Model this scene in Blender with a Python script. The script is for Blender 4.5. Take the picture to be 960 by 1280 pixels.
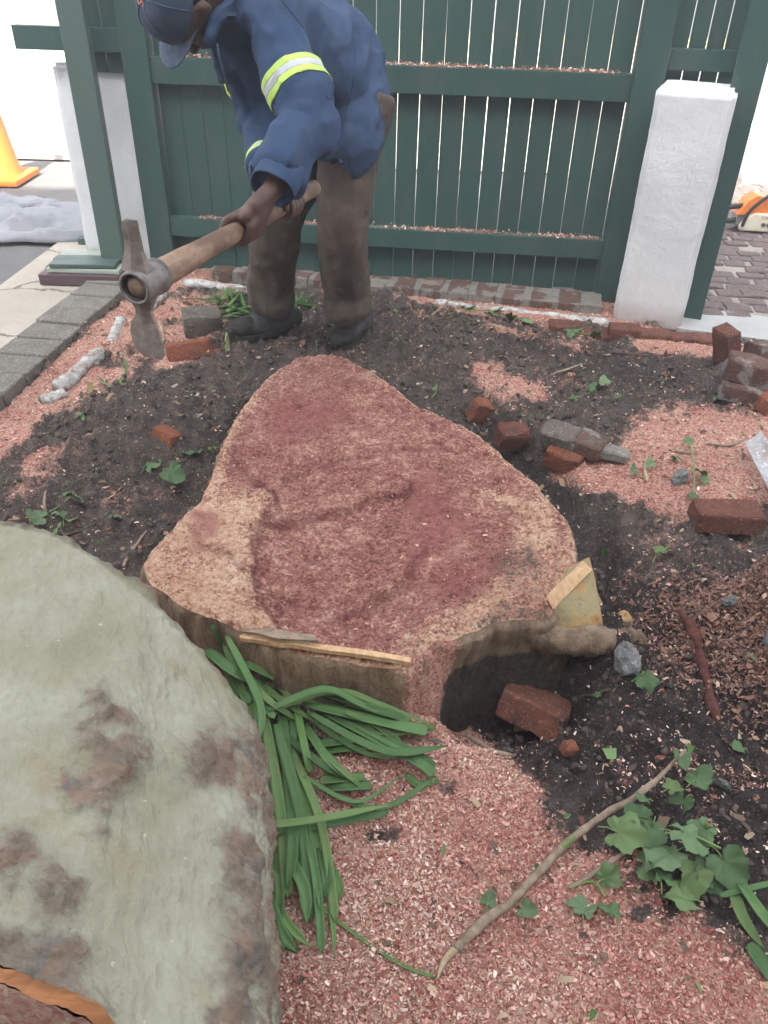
import bpy, bmesh, math, random
import numpy as np
from mathutils import Vector, Matrix, noise as mnoise
from mathutils.bvhtree import BVHTree
random.seed(7); RNG = np.random.default_rng(11)
for o in list(bpy.data.objects): bpy.data.objects.remove(o)
S = bpy.context.scene; COL = S.collection
R = math.radians

# ------------------------------------------------------------------ camera
PITCH, ROLL, CAMH, FPX = R(35.2), R(1.5), 1.5, 1000.0
_f = np.array([0, math.cos(PITCH), -math.sin(PITCH)])
_r0 = np.array([1., 0, 0]); _u0 = np.array([0, math.sin(PITCH), math.cos(PITCH)])
_r = _r0*math.cos(ROLL)+_u0*math.sin(ROLL); _u = -_r0*math.sin(ROLL)+_u0*math.cos(ROLL)
_c = np.array([0, 0, CAMH])
cam_d = bpy.data.cameras.new('camera'); cam = bpy.data.objects.new('camera', cam_d); COL.objects.link(cam)
cam_d.sensor_fit = 'VERTICAL'; cam_d.sensor_height = 36; cam_d.lens = 36*FPX/1280
cam_d.clip_start = .02; cam_d.clip_end = 600
m4 = Matrix.Identity(4)
for i in range(3): m4[i][0], m4[i][1], m4[i][2], m4[i][3] = _r[i], _u[i], -_f[i], _c[i]
cam.matrix_world = m4; S.camera = cam
S.render.resolution_x, S.render.resolution_y = 768, 1024

# ------------------------------------------------------------------ light
SUN_EL, SUN_AZ = R(46), R(8)          # azimuth: how far the light leans towards +x while it travels along +y
S.render.engine = 'CYCLES'
S.view_settings.view_transform = 'Standard'; S.view_settings.look = 'None'
S.view_settings.exposure = 2.86; S.view_settings.gamma = 1
W = bpy.data.worlds.new("World"); S.world = W; W.use_nodes = True
wn = W.node_tree; bg = wn.nodes['Background']
sky = wn.nodes.new('ShaderNodeTexSky'); sky.sky_type = 'NISHITA'; sky.sun_disc = False
sky.sun_elevation = SUN_EL; sky.sun_rotation = math.pi + SUN_AZ
sky.air_density = .5; sky.dust_density = 3.0; sky.ozone_density = .3
hz = wn.nodes.new('ShaderNodeHueSaturation'); hz.inputs['Saturation'].default_value = .28      # a hazy, milky sky
wn.links.new(sky.outputs[0], hz.inputs['Color']); wn.links.new(hz.outputs[0], bg.inputs[0]); bg.inputs[1].default_value = .14
sl = bpy.data.lights.new('sun', 'SUN'); sun = bpy.data.objects.new('sun', sl); COL.objects.link(sun)
sl.energy = 3.5; sl.angle = R(.53); sl.color = (1, .93, .82)
ldir = Vector((math.sin(SUN_AZ)*math.cos(SUN_EL), math.cos(SUN_AZ)*math.cos(SUN_EL), -math.sin(SUN_EL)))
sun.rotation_euler = ldir.to_track_quat('-Z', 'Y').to_euler()

# ------------------------------------------------------------------ helpers
def ray(px, py): return _f+_r*(px-480)/FPX-_u*(py-640)/FPX
def G(px, py, z=0.):                       # where the sight line meets the level z
    d = ray(px, py); return Vector(_c+d*((z-CAMH)/d[2]))
def Q(px, py, Y):                          # where it meets the depth Y
    d = ray(px, py); return Vector(_c+d*(Y/d[1]))
def proj(P):
    v = np.asarray(P, float)-_c; w = np.maximum(v@_f, .05)
    return 480+FPX*(v@_r)/w, 640-FPX*(v@_u)/w

def vnoise(x, y, z=0., seed=0):
    x = np.asarray(x, float); y = np.asarray(y, float); z = np.asarray(z, float)+np.zeros_like(x)
    xi, yi, zi = np.floor(x).astype(np.int64), np.floor(y).astype(np.int64), np.floor(z).astype(np.int64)
    def s(t): return t*t*t*(t*(t*6-15)+10)
    fx, fy, fz = s(x-xi), s(y-yi), s(z-zi)
    def h(a, b, c):
        n = (a*374761393+b*668265263+c*2147483647+seed*1274126177) & 0xffffffff
        n = ((n ^ (n >> 13))*1274126177) & 0xffffffff
        n = ((n ^ (n >> 16))*2246822519) & 0xffffffff
        return ((n ^ (n >> 15)) & 0xffff)/32767.5-1
    l = lambda a, b, t: a+(b-a)*t
    c = [l(l(h(xi, yi, zi+k), h(xi+1, yi, zi+k), fx), l(h(xi, yi+1, zi+k), h(xi+1, yi+1, zi+k), fx), fy) for k in (0, 1)]
    return l(c[0], c[1], fz)
def fbm(x, y, z=0., o=4, seed=0, gain=.5):
    a, t, n = 1., 0., 0.
    for i in range(o):
        t = t+a*vnoise(np.asarray(x)*2**i+i*17.3, np.asarray(y)*2**i-i*9.1, np.asarray(z)*2**i, seed+i); n += a; a *= gain
    return t/n
def sstep(a, b, x):
    t = np.clip((x-a)/(b-a), 0, 1); return t*t*(3-2*t)
def polysd(px, py, poly):                  # signed distance to a polygon, positive inside
    px = np.asarray(px, float); py = np.asarray(py, float)
    d = np.full(px.shape, 1e9); ins = np.zeros(px.shape, bool); n = len(poly)
    for i in range(n):
        (ax, ay), (bx, by) = poly[i], poly[(i+1) % n]
        ex, ey = bx-ax, by-ay
        t = np.clip(((px-ax)*ex+(py-ay)*ey)/(ex*ex+ey*ey+1e-9), 0, 1)
        d = np.minimum(d, np.hypot(px-ax-t*ex, py-ay-t*ey))
        c = (ay > py) != (by > py)
        ins ^= c & (px < ex*(py-ay)/(ey if abs(ey) > 1e-9 else 1e-9)+ax)
    return np.where(ins, d, -d)
def linedist(px, py, pts):
    d = np.full(np.shape(px), 1e9)
    for (ax, ay), (bx, by) in zip(pts[:-1], pts[1:]):
        ex, ey = bx-ax, by-ay
        t = np.clip(((px-ax)*ex+(py-ay)*ey)/(ex*ex+ey*ey+1e-9), 0, 1)
        d = np.minimum(d, np.hypot(px-ax-t*ex, py-ay-t*ey))
    return d

class MB:
    def __init__(s): s.v, s.f = [], []
    def add(s, vs, fs):
        o = len(s.v); s.v += [tuple(v) for v in vs]; s.f += [tuple(i+o for i in f) for f in fs]; return s
    def box(s, c, d, rot=None):
        c = Vector(c); vs = []
        for z in (-1, 1):
            for y in (-1, 1):
                for x in (-1, 1):
                    p = Vector((x*d[0]/2, y*d[1]/2, z*d[2]/2)); vs.append(c+(rot@p if rot else p))
        return s.add(vs, [(0, 2, 3, 1), (4, 5, 7, 6), (0, 1, 5, 4), (2, 6, 7, 3), (0, 4, 6, 2), (1, 3, 7, 5)])
    def hexa(s, b, t):                     # bottom and top rings of points
        n = len(b)
        return s.add(list(b)+list(t), [tuple(range(n))[::-1], tuple(range(n, 2*n))]+[(i, (i+1) % n, n+(i+1) % n, n+i) for i in range(n)])
    def bar(s, a, b, w, h, up=(0, 0, 1)):
        a, b, up = Vector(a), Vector(b), Vector(up); d = (b-a).normalized(); sd = d.cross(up).normalized(); u = sd.cross(d)
        ring = lambda p: [p-sd*w/2-u*h/2, p+sd*w/2-u*h/2, p+sd*w/2+u*h/2, p-sd*w/2+u*h/2]
        return s.hexa(ring(a), ring(b))
    def tube(s, pts, rad, seg=12, lat=None, caps=True, sub=0, round_=True):
        P = [Vector(p) for p in pts]; n = len(P)
        rr = [(r, r) if not isinstance(r, (tuple, list)) else r for r in (rad if isinstance(rad, (list, tuple)) else [rad]*n)]
        if sub:
            P2, r2 = [], []
            for i in range(n-1):
                p0, p1, p2, p3 = P[max(i-1, 0)], P[i], P[i+1], P[min(i+2, n-1)]
                for k in range(sub):
                    t = k/sub
                    P2.append(.5*((2*p1)+(p2-p0)*t+(2*p0-5*p1+4*p2-p3)*t*t+(3*p1-p0-3*p2+p3)*t**3))
                    q = t*t*(3-2*t); r2.append(tuple(rr[i][j]*(1-q)+rr[i+1][j]*q for j in (0, 1)))
            P2.append(P[-1]); r2.append(rr[-1]); P, rr, n = P2, r2, len(P2)
        T = [(P[min(i+1, n-1)]-P[max(i-1, 0)]).normalized() for i in range(n)]
        rings, e = [], Vector(lat) if lat is not None else (Vector((0, 0, 1)) if abs(T[0].z) < .9 else Vector((1, 0, 0))).cross(T[0])
        fr = []
        for i in range(n):
            e = (e-T[i]*e.dot(T[i])).normalized(); fr.append((e.copy(), T[i].cross(e)))
        if caps and round_:
            for k in (3, 2, 1):
                a = k/4*math.pi/2; c, sn = math.cos(a), math.sin(a); m = min(rr[0])
                rings.append((P[0]-T[0]*m*sn, fr[0], (rr[0][0]*c, rr[0][1]*c)))
        for i in range(n): rings.append((P[i], fr[i], rr[i]))
        if caps and round_:
            for k in (1, 2, 3):
                a = k/4*math.pi/2; c, sn = math.cos(a), math.sin(a); m = min(rr[-1])
                rings.append((P[-1]+T[-1]*m*sn, fr[-1], (rr[-1][0]*c, rr[-1][1]*c)))
        vs, fs = [], []
        for p, (a, b), (ra, rb) in rings:
            for j in range(seg):
                t = 2*math.pi*j/seg; vs.append(p+a*ra*math.cos(t)+b*rb*math.sin(t))
        for i in range(len(rings)-1):
            for j in range(seg):
                fs.append((i*seg+j, i*seg+(j+1) % seg, (i+1)*seg+(j+1) % seg, (i+1)*seg+j))
        if caps:
            fs.append(tuple(range(seg))[::-1]); k = (len(rings)-1)*seg; fs.append(tuple(range(k, k+seg)))
        return s.add(vs, fs)
    def ball(s, c, r, rot=None, seg=16, rings=10):
        r = (r, r, r) if not isinstance(r, (tuple, list)) else r; c = Vector(c); vs = [];
        for i in range(1, rings):
            a = math.pi*i/rings
            for j in range(seg):
                b = 2*math.pi*j/seg
                p = Vector((r[0]*math.sin(a)*math.cos(b), r[1]*math.sin(a)*math.sin(b), r[2]*math.cos(a)))
                vs.append(c+(rot@p if rot else p))
        fs = [(i*seg+j, (i+1)*seg+j, (i+1)*seg+(j+1) % seg, i*seg+(j+1) % seg) for i in range(rings-2) for j in range(seg)]
        for sgn, base in ((1, 0), (-1, (rings-2)*seg)):
            p = Vector((0, 0, sgn*r[2])); vs.append(c+(rot@p if rot else p)); t = len(vs)-1
            fs += [((t, base+j, base+(j+1) % seg) if sgn > 0 else (t, base+(j+1) % seg, base+j)) for j in range(seg)]
        return s.add(vs, fs)
    def mesh(s, name, org=(0, 0, 0)):
        me = bpy.data.meshes.new(name); o = Vector(org)
        me.from_pydata([Vector(v)-o for v in s.v], [], s.f); me.update(); return me
    def build(s, name, mat, parent=None, smooth=False, bevel=0, rough=0, org=None, cuts=0):
        if org is None: org = ROOT(parent) if parent else (0, 0, 0)
        me = s.mesh(name, org)
        bm = bmesh.new(); bm.from_mesh(me)
        bmesh.ops.recalc_face_normals(bm, faces=bm.faces)
        if bevel: bmesh.ops.bevel(bm, geom=bm.edges[:], offset=bevel, segments=2, profile=.6, affect='EDGES', clamp_overlap=True)
        if cuts: bmesh.ops.subdivide_edges(bm, edges=bm.edges[:], cuts=cuts, use_grid_fill=True)
        if rough:
            for v in bm.verts: v.co += mnoise.noise_vector(v.co*28+Vector((len(name), 0, 0)))*rough+mnoise.noise_vector(v.co*90)*rough*.4
        bm.to_mesh(me); bm.free()
        return link(name, me, mat, parent, smooth)
def ROOT(o):
    p = Vector((0, 0, 0))
    while o: p += o.location; o = o.parent
    return p
def link(name, me, mat, parent=None, smooth=False):
    if mat and not me.materials: me.materials.append(mat)
    if smooth: me.polygons.foreach_set('use_smooth', [True]*len(me.polygons))
    o = bpy.data.objects.new(name, me); COL.objects.link(o)
    if parent: o.parent = parent
    return o
def tag(o, label=None, cat=None, group=None, kind=None):
    for k, v in (('label', label), ('category', cat), ('group', group), ('kind', kind)):
        if v: o[k] = v
    return o
def thing(name, label, cat, loc=(0, 0, 0), group=None):
    o = bpy.data.objects.new(name, None); COL.objects.link(o); o.location = loc; o.empty_display_size = .1
    return tag(o, label, cat, group)
def npmesh(name, V, F, attrs=None, cols=None):          # arrays straight into a mesh; every face has F.shape[1] corners
    me = bpy.data.meshes.new(name); nf, k = F.shape
    me.vertices.add(len(V)); me.vertices.foreach_set('co', np.asarray(V, np.float32).ravel())
    me.loops.add(nf*k); me.loops.foreach_set('vertex_index', F.astype(np.int32).ravel())
    me.polygons.add(nf); me.polygons.foreach_set('loop_start', np.arange(nf, dtype=np.int32)*k)
    me.polygons.foreach_set('loop_total', np.full(nf, k, np.int32))
    for n, a in (attrs or {}).items():
        at = me.attributes.new(n, 'FLOAT', 'POINT'); at.data.foreach_set('value', np.asarray(a, np.float32))
    for n, a in (cols or {}).items():
        at = me.color_attributes.new(n, 'FLOAT_COLOR', 'POINT'); at.data.foreach_set('color', np.c_[a, np.ones(len(a))].astype(np.float32).ravel())
    me.update(calc_edges=True); me.validate(); return me
def coords(me):
    a = np.empty(len(me.vertices)*3, np.float32); me.vertices.foreach_get('co', a); return a.reshape(-1, 3).astype(float)
def setco(me, V): me.vertices.foreach_set('co', V.astype(np.float32).ravel()); me.update()
def normals(me):
    a = np.empty(len(me.vertices)*3, np.float32); me.vertices.foreach_get('normal', a); return a.reshape(-1, 3).astype(float)
def setattr_(me, n, a):
    at = me.attributes.new(n, 'FLOAT', 'POINT'); at.data.foreach_set('value', np.asarray(a, np.float32))
def remesh(mb, vox, smooth=4, org=(0, 0, 0)):
    me = mb.mesh('tmp', org); o = bpy.data.objects.new('tmp', me); COL.objects.link(o)
    m = o.modifiers.new('r', 'REMESH'); m.mode = 'VOXEL'; m.voxel_size = vox
    if smooth: s = o.modifiers.new('s', 'SMOOTH'); s.iterations = smooth; s.factor = .5
    dg = bpy.context.evaluated_depsgraph_get(); dg.update()
    out = bpy.data.meshes.new_from_object(o.evaluated_get(dg)); bpy.data.objects.remove(o); bpy.data.meshes.remove(me)
    return out

# ------------------------------------------------------------------ materials
class NT:
    def __init__(s, name):
        s.m = bpy.data.materials.new(name); s.m.use_nodes = True; s.t = s.m.node_tree
        s.b = s.t.nodes['Principled BSDF']
    def n(s, typ, props=None, **inp):
        nd = s.t.nodes.new('ShaderNode'+typ)
        for k, v in (props or {}).items(): setattr(nd, k, v)
        for k, v in inp.items():
            k = k.replace('_', ' '); s.put(nd.inputs[int(k[1:]) if k[0] == 'i' and k[1:].isdigit() else k], v)
        return nd
    def put(s, sock, v):
        if isinstance(v, bpy.types.NodeSocket): s.t.links.new(v, sock)
        elif isinstance(v, bpy.types.Node): s.t.links.new(v.outputs[0], sock)
        elif isinstance(v, tuple) and len(v) == 3 and sock.type == 'RGBA': sock.default_value = (*v, 1)
        else: sock.default_value = v
    def pos(s, obj=False):
        if obj: return s.n('TexCoord').outputs['Object']
        return s.n('NewGeometry').outputs['Position']
    def noise(s, vec, scale, detail=4, rough=.55, fac=True):
        nd = s.n('TexNoise', Vector=vec, Scale=scale, Detail=detail, Roughness=rough); return nd.outputs[0 if fac else 1]
    def ramp(s, fac, stops, interp='LINEAR'):
        nd = s.n('ValToRGB', Fac=fac); cr = nd.color_ramp; cr.interpolation = interp
        while len(cr.elements) < len(stops): cr.elements.new(.5)
        for e, (p, c) in zip(cr.elements, stops): e.position = p; e.color = (*(c if isinstance(c, tuple) else (c,)*3), 1)
        return nd.outputs[0]
    def mix(s, fac, a, b, mode='MIX'):
        nd = s.n('MixRGB', {'blend_type': mode}, Fac=fac); s.put(nd.inputs[1], a); s.put(nd.inputs[2], b); return nd.outputs[0]
    def math(s, op, a, b=0., c=False):
        nd = s.n('Math', {'operation': op, 'use_clamp': c}); s.put(nd.inputs[0], a); s.put(nd.inputs[1], b); return nd.outputs[0]
    def attr(s, name, col=False):
        nd = s.n('Attribute', {'attribute_name': name}); return nd.outputs[0 if col else 2]
    def rnd(s): return s.n('ObjectInfo').outputs['Random']
    def bump(s, h, dist=.005, strength=1., prev=None):
        nd = s.n('Bump', Height=h, Distance=dist, Strength=strength)
        if prev: s.put(nd.inputs['Normal'], prev)
        s.put(s.b.inputs['Normal'], nd.outputs[0]); return nd.outputs[0]
    def out(s, col, rough=.8, spec=.3, metal=0.):
        s.put(s.b.inputs['Base Color'], col); s.put(s.b.inputs['Roughness'], rough)
        s.b.inputs['Specular IOR Level'].default_value = spec; s.put(s.b.inputs['Metallic'], metal); return s.m
def scalevec(t, vec, sc, rot=(0, 0, 0)): return t.n('Mapping', Vector=vec, Scale=sc, Rotation=rot).outputs[0]

CREAM, PINK, RED, DKRED = (.66, .49, .38), (.58, .34, .27), (.46, .18, .145), (.31, .11, .09)
def dustcol(t, p, sc=150):
    v = t.n('TexVoronoi', {'feature': 'F1'}, Vector=p, Scale=sc, Randomness=1.)
    sep = t.n('SeparateColor', Color=v.outputs['Color']).outputs[0]
    big = t.noise(p, 5, 3)
    k = t.math('ADD', sep, t.math('MULTIPLY', t.math('SUBTRACT', big, .5), .7), True)
    return t.ramp(k, [(0, DKRED), (.25, RED), (.5, PINK), (.78, (.5, .3, .22)), (.97, CREAM)]), v.outputs['Distance']

t = NT('soil and sawdust'); p = t.pos()
dc, dd = dustcol(t, p, 170)
soil = t.ramp(t.noise(p, 24, 8, .7), [(.3, (.055, .045, .040)), (.5, (.10, .083, .074)), (.7, (.165, .138, .122))])
spk = t.n('TexVoronoi', Vector=p, Scale=210., Randomness=1.); sk = t.n('SeparateColor', Color=spk.outputs['Color']).outputs[1]
sk = t.math('GREATER_THAN', sk, .955)
soil = t.mix(t.math('MULTIPLY', sk, .5), soil, (.38, .27, .2))
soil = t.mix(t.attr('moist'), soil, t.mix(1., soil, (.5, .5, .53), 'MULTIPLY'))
dust = t.attr('dust')
edge = t.math('ADD', dust, t.math('MULTIPLY', t.math('SUBTRACT', t.noise(p, 60, 4, .7), .5), .9))
fac = t.ramp(edge, [(.36, 0.), (.62, 1.)])
t.bump(t.math('ADD', t.math('MULTIPLY', t.noise(p, 55, 8, .75), 1.), t.math('MULTIPLY', dd, -.35)), .02, .9)
M_SOIL = t.out(t.mix(fac, soil, dc), .95, .15)

t = NT('wood chips'); M_CHIP = t.out(t.attr('Col', True), .8, .25)
t = NT('soil clods'); p = t.pos()
t.bump(t.noise(p, 160, 6, .7), .006)
M_CLOD = t.out(t.ramp(t.noise(p, 60, 5, .7), [(.3, (.06, .05, .044)), (.7, (.155, .13, .115))]), .95, .15)

def painted(name, col, wood=(.35, .28, .2), peel=.66, obj=True, gloss=.45):
    t = NT(name); p = t.pos(obj); r = t.rnd()
    p = t.n('VectorMath', {'operation': 'ADD'}, i0=p, i1=t.n('CombineXYZ', X=t.math('MULTIPLY', r, 31.), Z=t.math('MULTIPLY', r, 17.)).outputs[0]).outputs[0]
    st = scalevec(t, p, (60, 60, 2.2)); g = t.noise(st, 1., 5, .6)
    c = t.mix(t.math('MULTIPLY', g, .5), col, tuple(x*.6 for x in col))
    c = t.mix(t.math('MULTIPLY', r, .3), c, tuple(x*1.45+.004 for x in col))
    d = t.noise(scalevec(t, p, (9, 9, 4)), 1., 6, .7)
    c = t.mix(t.ramp(d, [(.5, 0.), (.72, .4)]), c, (.1, .1, .085))
    pe = t.ramp(t.noise(scalevec(t, p, (40, 40, 9)), 1., 6, .72), [(peel, 0.), (peel+.03, 1.)])
    c = t.mix(pe, c, wood)
    t.bump(t.math('SUBTRACT', t.math('MULTIPLY', g, .5), pe), .0025, .7)
    return t.out(c, gloss, .4)
M_GREEN = painted('green paint', (.031, .073, .065), peel=.715)
M_GREENW = painted('weathered green paint', (.06, .10, .088), (.4, .36, .3), .69)
t = NT('white pillar paint'); p = t.pos()
big = t.noise(p, 3.5, 5, .6); pe = t.ramp(t.noise(p, 22, 8, .75), [(.66, 0.), (.70, 1.)])
c = t.ramp(big, [(.3, (.55, .575, .59)), (.7, (.68, .70, .71))]); c = t.mix(t.math('MULTIPLY', pe, .4), c, (.4, .38, .34))
zz = t.n('SeparateXYZ', Vector=p).outputs[2]
low = t.math('MULTIPLY', t.ramp(zz, [(.0, 1.), (.12, 0.)]), t.noise(p, 14, 6, .7)); c = t.mix(t.math('MULTIPLY', low, 1.3, True), c, (.3, .2, .16))
t.bump(t.math('ADD', t.noise(p, 6, 4), t.math('MULTIPLY', t.noise(p, 40, 6, .7), .5)), .012, .8); M_WHITE = t.out(c, .7, .3)

def stone(name, c1, c2, dirt=(.05, .042, .04), sc=18, mort=None, spread=.5, bump=.008):
    t = NT(name); p = t.pos(True); r = t.rnd()
    p = t.n('VectorMath', {'operation': 'ADD'}, i0=p, i1=t.n('CombineXYZ', X=t.math('MULTIPLY', r, 23.), Y=t.math('MULTIPLY', r, 11.)).outputs[0]).outputs[0]
    c = t.mix(t.ramp(t.noise(p, sc, 5), [(.3, 0.), (.7, 1.)]), c1, c2)
    c = t.mix(t.math('MULTIPLY', r, spread), c, tuple(x*.55 for x in c1))
    c = t.mix(t.ramp(t.noise(p, sc*.7, 7, .7), [(.5, 0.), (.66, .9)]), c, dirt)
    if mort: c = t.mix(t.ramp(t.noise(p, sc*.5, 5, .6), [(.53, 0.), (.57, .9)]), c, mort)
    v = t.n('TexVoronoi', Vector=p, Scale=sc*9.); vr = t.n('SeparateColor', Color=v.outputs['Color']).outputs[0]
    c = t.mix(t.math('MULTIPLY', vr, .38), c, tuple(x*.35 for x in c1)); c = t.mix(t.ramp(vr, [(.88, 0.), (.95, .5)]), c, tuple(min(1, x*1.5+.08) for x in c1))
    c = t.mix(t.ramp(t.noise(p, sc*1.4, 7, .72), [(.54, 0.), (.72, .6)]), c, tuple(x*.5+.14 for x in c2))
    t.bump(t.math('SUBTRACT', t.noise(p, sc*4, 7, .75), t.math('MULTIPLY', vr, .25)), bump, 1.); return t.out(c, .92, .2)
M_BRICK = stone('old red brick', (.27, .105, .072), (.19, .08, .06), (.065, .05, .045), sc=24, bump=.014)
M_BRICKO = stone('orange brick', (.38, .135, .075), (.29, .105, .062), (.12, .08, .065), spread=.1, sc=26, bump=.014)
M_BRICKS = stone('scuffed brick', (.36, .15, .10), (.22, .10, .08), (.045, .038, .036), sc=17, spread=.05, bump=.012)
M_BRICKD = stone('dark brick', (.12, .07, .058), (.18, .095, .075), (.05, .042, .04), mort=(.28, .27, .25))
M_BRICKG = stone('grey caked brick', (.19, .165, .14), (.13, .11, .095), (.06, .05, .045), spread=.2)
M_BRICKE = stone('brown edging brick', (.17, .10, .075), (.125, .085, .07), (.09, .075, .065), mort=(.27, .26, .24))
M_PAVER = stone('purple grey paving stone', (.21, .155, .145), (.155, .13, .13), (.11, .095, .09), spread=.5)
M_KERB = stone('grey kerb brick', (.27, .255, .23), (.2, .19, .165), (.15, .14, .11), spread=.25)
M_MORTAR = stone('mortar', (.34, .33, .30), (.26, .25, .22), (.17, .16, .14), 30)
M_ROCK = stone('grey stone', (.27, .28, .28), (.18, .19, .19), (.09, .085, .08), 25)
def flat_stone(name, c1, c2, sc, crack=None, rough=.9, bump=.006):
    t = NT(name); p = t.pos(); c = t.ramp(t.noise(p, sc, 8, .65), [(.3, c1), (.7, c2)])
    f = t.n('TexVoronoi', Vector=p, Scale=sc*60).outputs['Color']; f = t.n('SeparateColor', Color=f).outputs[0]
    c = t.mix(t.math('MULTIPLY', f, .25), c, tuple(x*.5 for x in c1))
    h = t.noise(p, sc*25, 6, .7)
    if crack:
        wv = t.n('VectorMath', {'operation': 'ADD'}, i0=p, i1=t.n('VectorMath', {'operation': 'SCALE'}, i0=t.noise(p, 7, 4, .6, False), Scale=.16).outputs[0]).outputs[0]
        v = t.n('TexVoronoi', {'feature': 'DISTANCE_TO_EDGE'}, Vector=wv, Scale=crack).outputs[0]
        k = t.ramp(v, [(.0, 1.), (.02, 0.)]); c = t.mix(k, c, tuple(x*.3 for x in c1)); h = t.math('SUBTRACT', h, k)
    t.bump(h, bump, .8); return t.out(c, rough, .25)
M_PATH = flat_stone('cracked pale concrete', (.36, .33, .28), (.47, .43, .37), 2.5, 1.7)
M_ASPH = flat_stone('asphalt', (.13, .13, .13), (.18, .178, .175), 3.)
M_PAVE = flat_stone('pale pavement', (.42, .4, .36), (.5, .48, .43), 1.2)
M_SILL = flat_stone('grey threshold concrete', (.34, .355, .35), (.44, .45, .44), 6.)
M_KERBY = flat_stone('yellow kerb', (.45, .36, .2), (.5, .42, .25), 4.)
M_BED = flat_stone('paving bed sand', (.26, .23, .2), (.38, .35, .31), 9.)

# stump and log
t = NT('stump cut face'); p = t.pos(); zones = t.attr('Zone', True)
fine = t.n('TexVoronoi', Vector=p, Scale=150., Randomness=1.); fr = t.n('SeparateColor', Color=fine.outputs['Color']).outputs[0]
mid = t.noise(p, 38, 6, .7); big = t.noise(p, 9, 5, .62)
kf = t.math('ADD', t.math('MULTIPLY', fr, .62), t.math('ADD', t.math('MULTIPLY', t.math('SUBTRACT', mid, .5), 1.7), t.math('ADD', .22, t.math('MULTIPLY', t.math('SUBTRACT', big, .5), 1.1))), True)
dustR = t.ramp(kf, [(0, (.13, .045, .038)), (.25, (.23, .085, .07)), (.5, (.33, .14, .112)), (.72, (.40, .205, .16)), (1., (.56, .36, .27))])
dustP = t.ramp(kf, [(0, (.36, .17, .11)), (.35, (.52, .30, .20)), (.7, (.62, .41, .28)), (1., (.70, .53, .40))])
wet = t.ramp(mid, [(.3, (.22, .062, .062)), (.55, (.32, .105, .10)), (.7, (.40, .18, .165))])
sp = t.n('SeparateColor', Color=zones); zr, zg, zb = sp.outputs[0], sp.outputs[1], sp.outputs[2]
nz = t.math('ADD', t.math('MULTIPLY', t.math('SUBTRACT', mid, .5), 1.0), t.math('ADD', t.math('MULTIPLY', t.math('SUBTRACT', fr, .5), .35), t.math('MULTIPLY', t.math('SUBTRACT', t.noise(p, 17, 5, .6), .5), .9)))
fp = t.ramp(t.math('ADD', zr, nz), [(.25, 0.), (.75, 1.)]); fw = t.ramp(t.math('ADD', zg, nz), [(.33, 0.), (.62, 1.)]); fs = t.ramp(t.math('ADD', zb, nz), [(.38, 0.), (.6, 1.)])
c = t.mix(fp, dustR, dustP); c = t.mix(t.math('MULTIPLY', fw, .8), c, wet)
kv = t.n('Mapping', Vector=p, Rotation=(0, 0, R(-62)), Scale=(150, 9, 9)).outputs[0]; kerf = t.noise(kv, 1., 4, .6)
c = t.mix(t.ramp(kerf, [(.36, .16), (.46, 0.)]), c, (.14, .055, .05))
c = t.mix(t.math('MULTIPLY', t.attr('line'), .8), c, (.12, .03, .03))  # dark residue lines; they also stand in for shade along the saw steps
sd = t.ramp(t.noise(p, 60, 6, .7), [(.3, (.05, .038, .033)), (.7, (.11, .085, .073))]); c = t.mix(t.math('MULTIPLY', fs, .9), c, sd)
t.bump(t.math('SUBTRACT', t.math('ADD', t.noise(p, 75, 8, .75), t.math('MULTIPLY', kerf, .35)), t.math('MULTIPLY', fine.outputs['Distance'], .4)), .014, 1.)
M_STUMP = t.out(c, t.mix(fw, (.9,)*3, (.5,)*3), .3)
t = NT('stump bark'); p = t.pos(); fl = scalevec(t, p, (26, 26, 4))
n1 = t.noise(fl, 1., 7, .65); c = t.ramp(n1, [(.25, (.09, .065, .048)), (.45, (.20, .145, .10)), (.62, (.32, .24, .165)), (.8, (.42, .33, .23))])
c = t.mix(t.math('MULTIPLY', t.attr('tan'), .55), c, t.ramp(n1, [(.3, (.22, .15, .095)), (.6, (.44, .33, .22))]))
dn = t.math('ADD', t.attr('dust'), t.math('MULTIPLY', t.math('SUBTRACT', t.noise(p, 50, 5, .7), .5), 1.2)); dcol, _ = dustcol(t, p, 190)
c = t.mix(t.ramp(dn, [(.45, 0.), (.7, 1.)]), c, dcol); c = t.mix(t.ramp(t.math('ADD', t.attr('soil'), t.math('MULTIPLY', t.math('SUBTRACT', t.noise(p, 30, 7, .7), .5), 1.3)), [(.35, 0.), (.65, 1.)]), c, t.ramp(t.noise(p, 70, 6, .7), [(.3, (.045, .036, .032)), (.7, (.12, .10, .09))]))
t.bump(t.math('ADD', n1, t.noise(p, 90, 6, .7)), .015, .9); M_SBARK = t.out(c, .9, .2)
t = NT('pale fresh wood'); p = t.pos(); g = t.noise(scalevec(t, p, (70, 70, 7)), 1., 6, .6)
c = t.ramp(g, [(.3, (.42, .25, .13)), (.7, (.6, .43, .26))]); t.bump(g, .004, .6); M_WOOD = t.out(c, .75, .3)
t = NT('yellow green inner wood'); p = t.pos(); g = t.noise(p, 14, 6, .65)
c = t.ramp(g, [(.3, (.24, .215, .13)), (.5, (.30, .25, .135)), (.6, (.38, .23, .09)), (.7, (.14, .09, .05))])
c = t.mix(t.ramp(t.noise(p, 30, 6, .7), [(.56, 0.), (.7, .9)]), c, (.06, .045, .035)); t.bump(t.noise(p, 50, 6), .006); M_INNER = t.out(c, .8, .25)
t = NT('smooth grey green bark'); p = t.pos(); bk = t.attr('bark'); A_, B_ = t.attr('arc'), t.attr('run')
warp = t.math('MULTIPLY', t.math('SUBTRACT', t.noise(p, 8, 4, .6), .5), .10)
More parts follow.
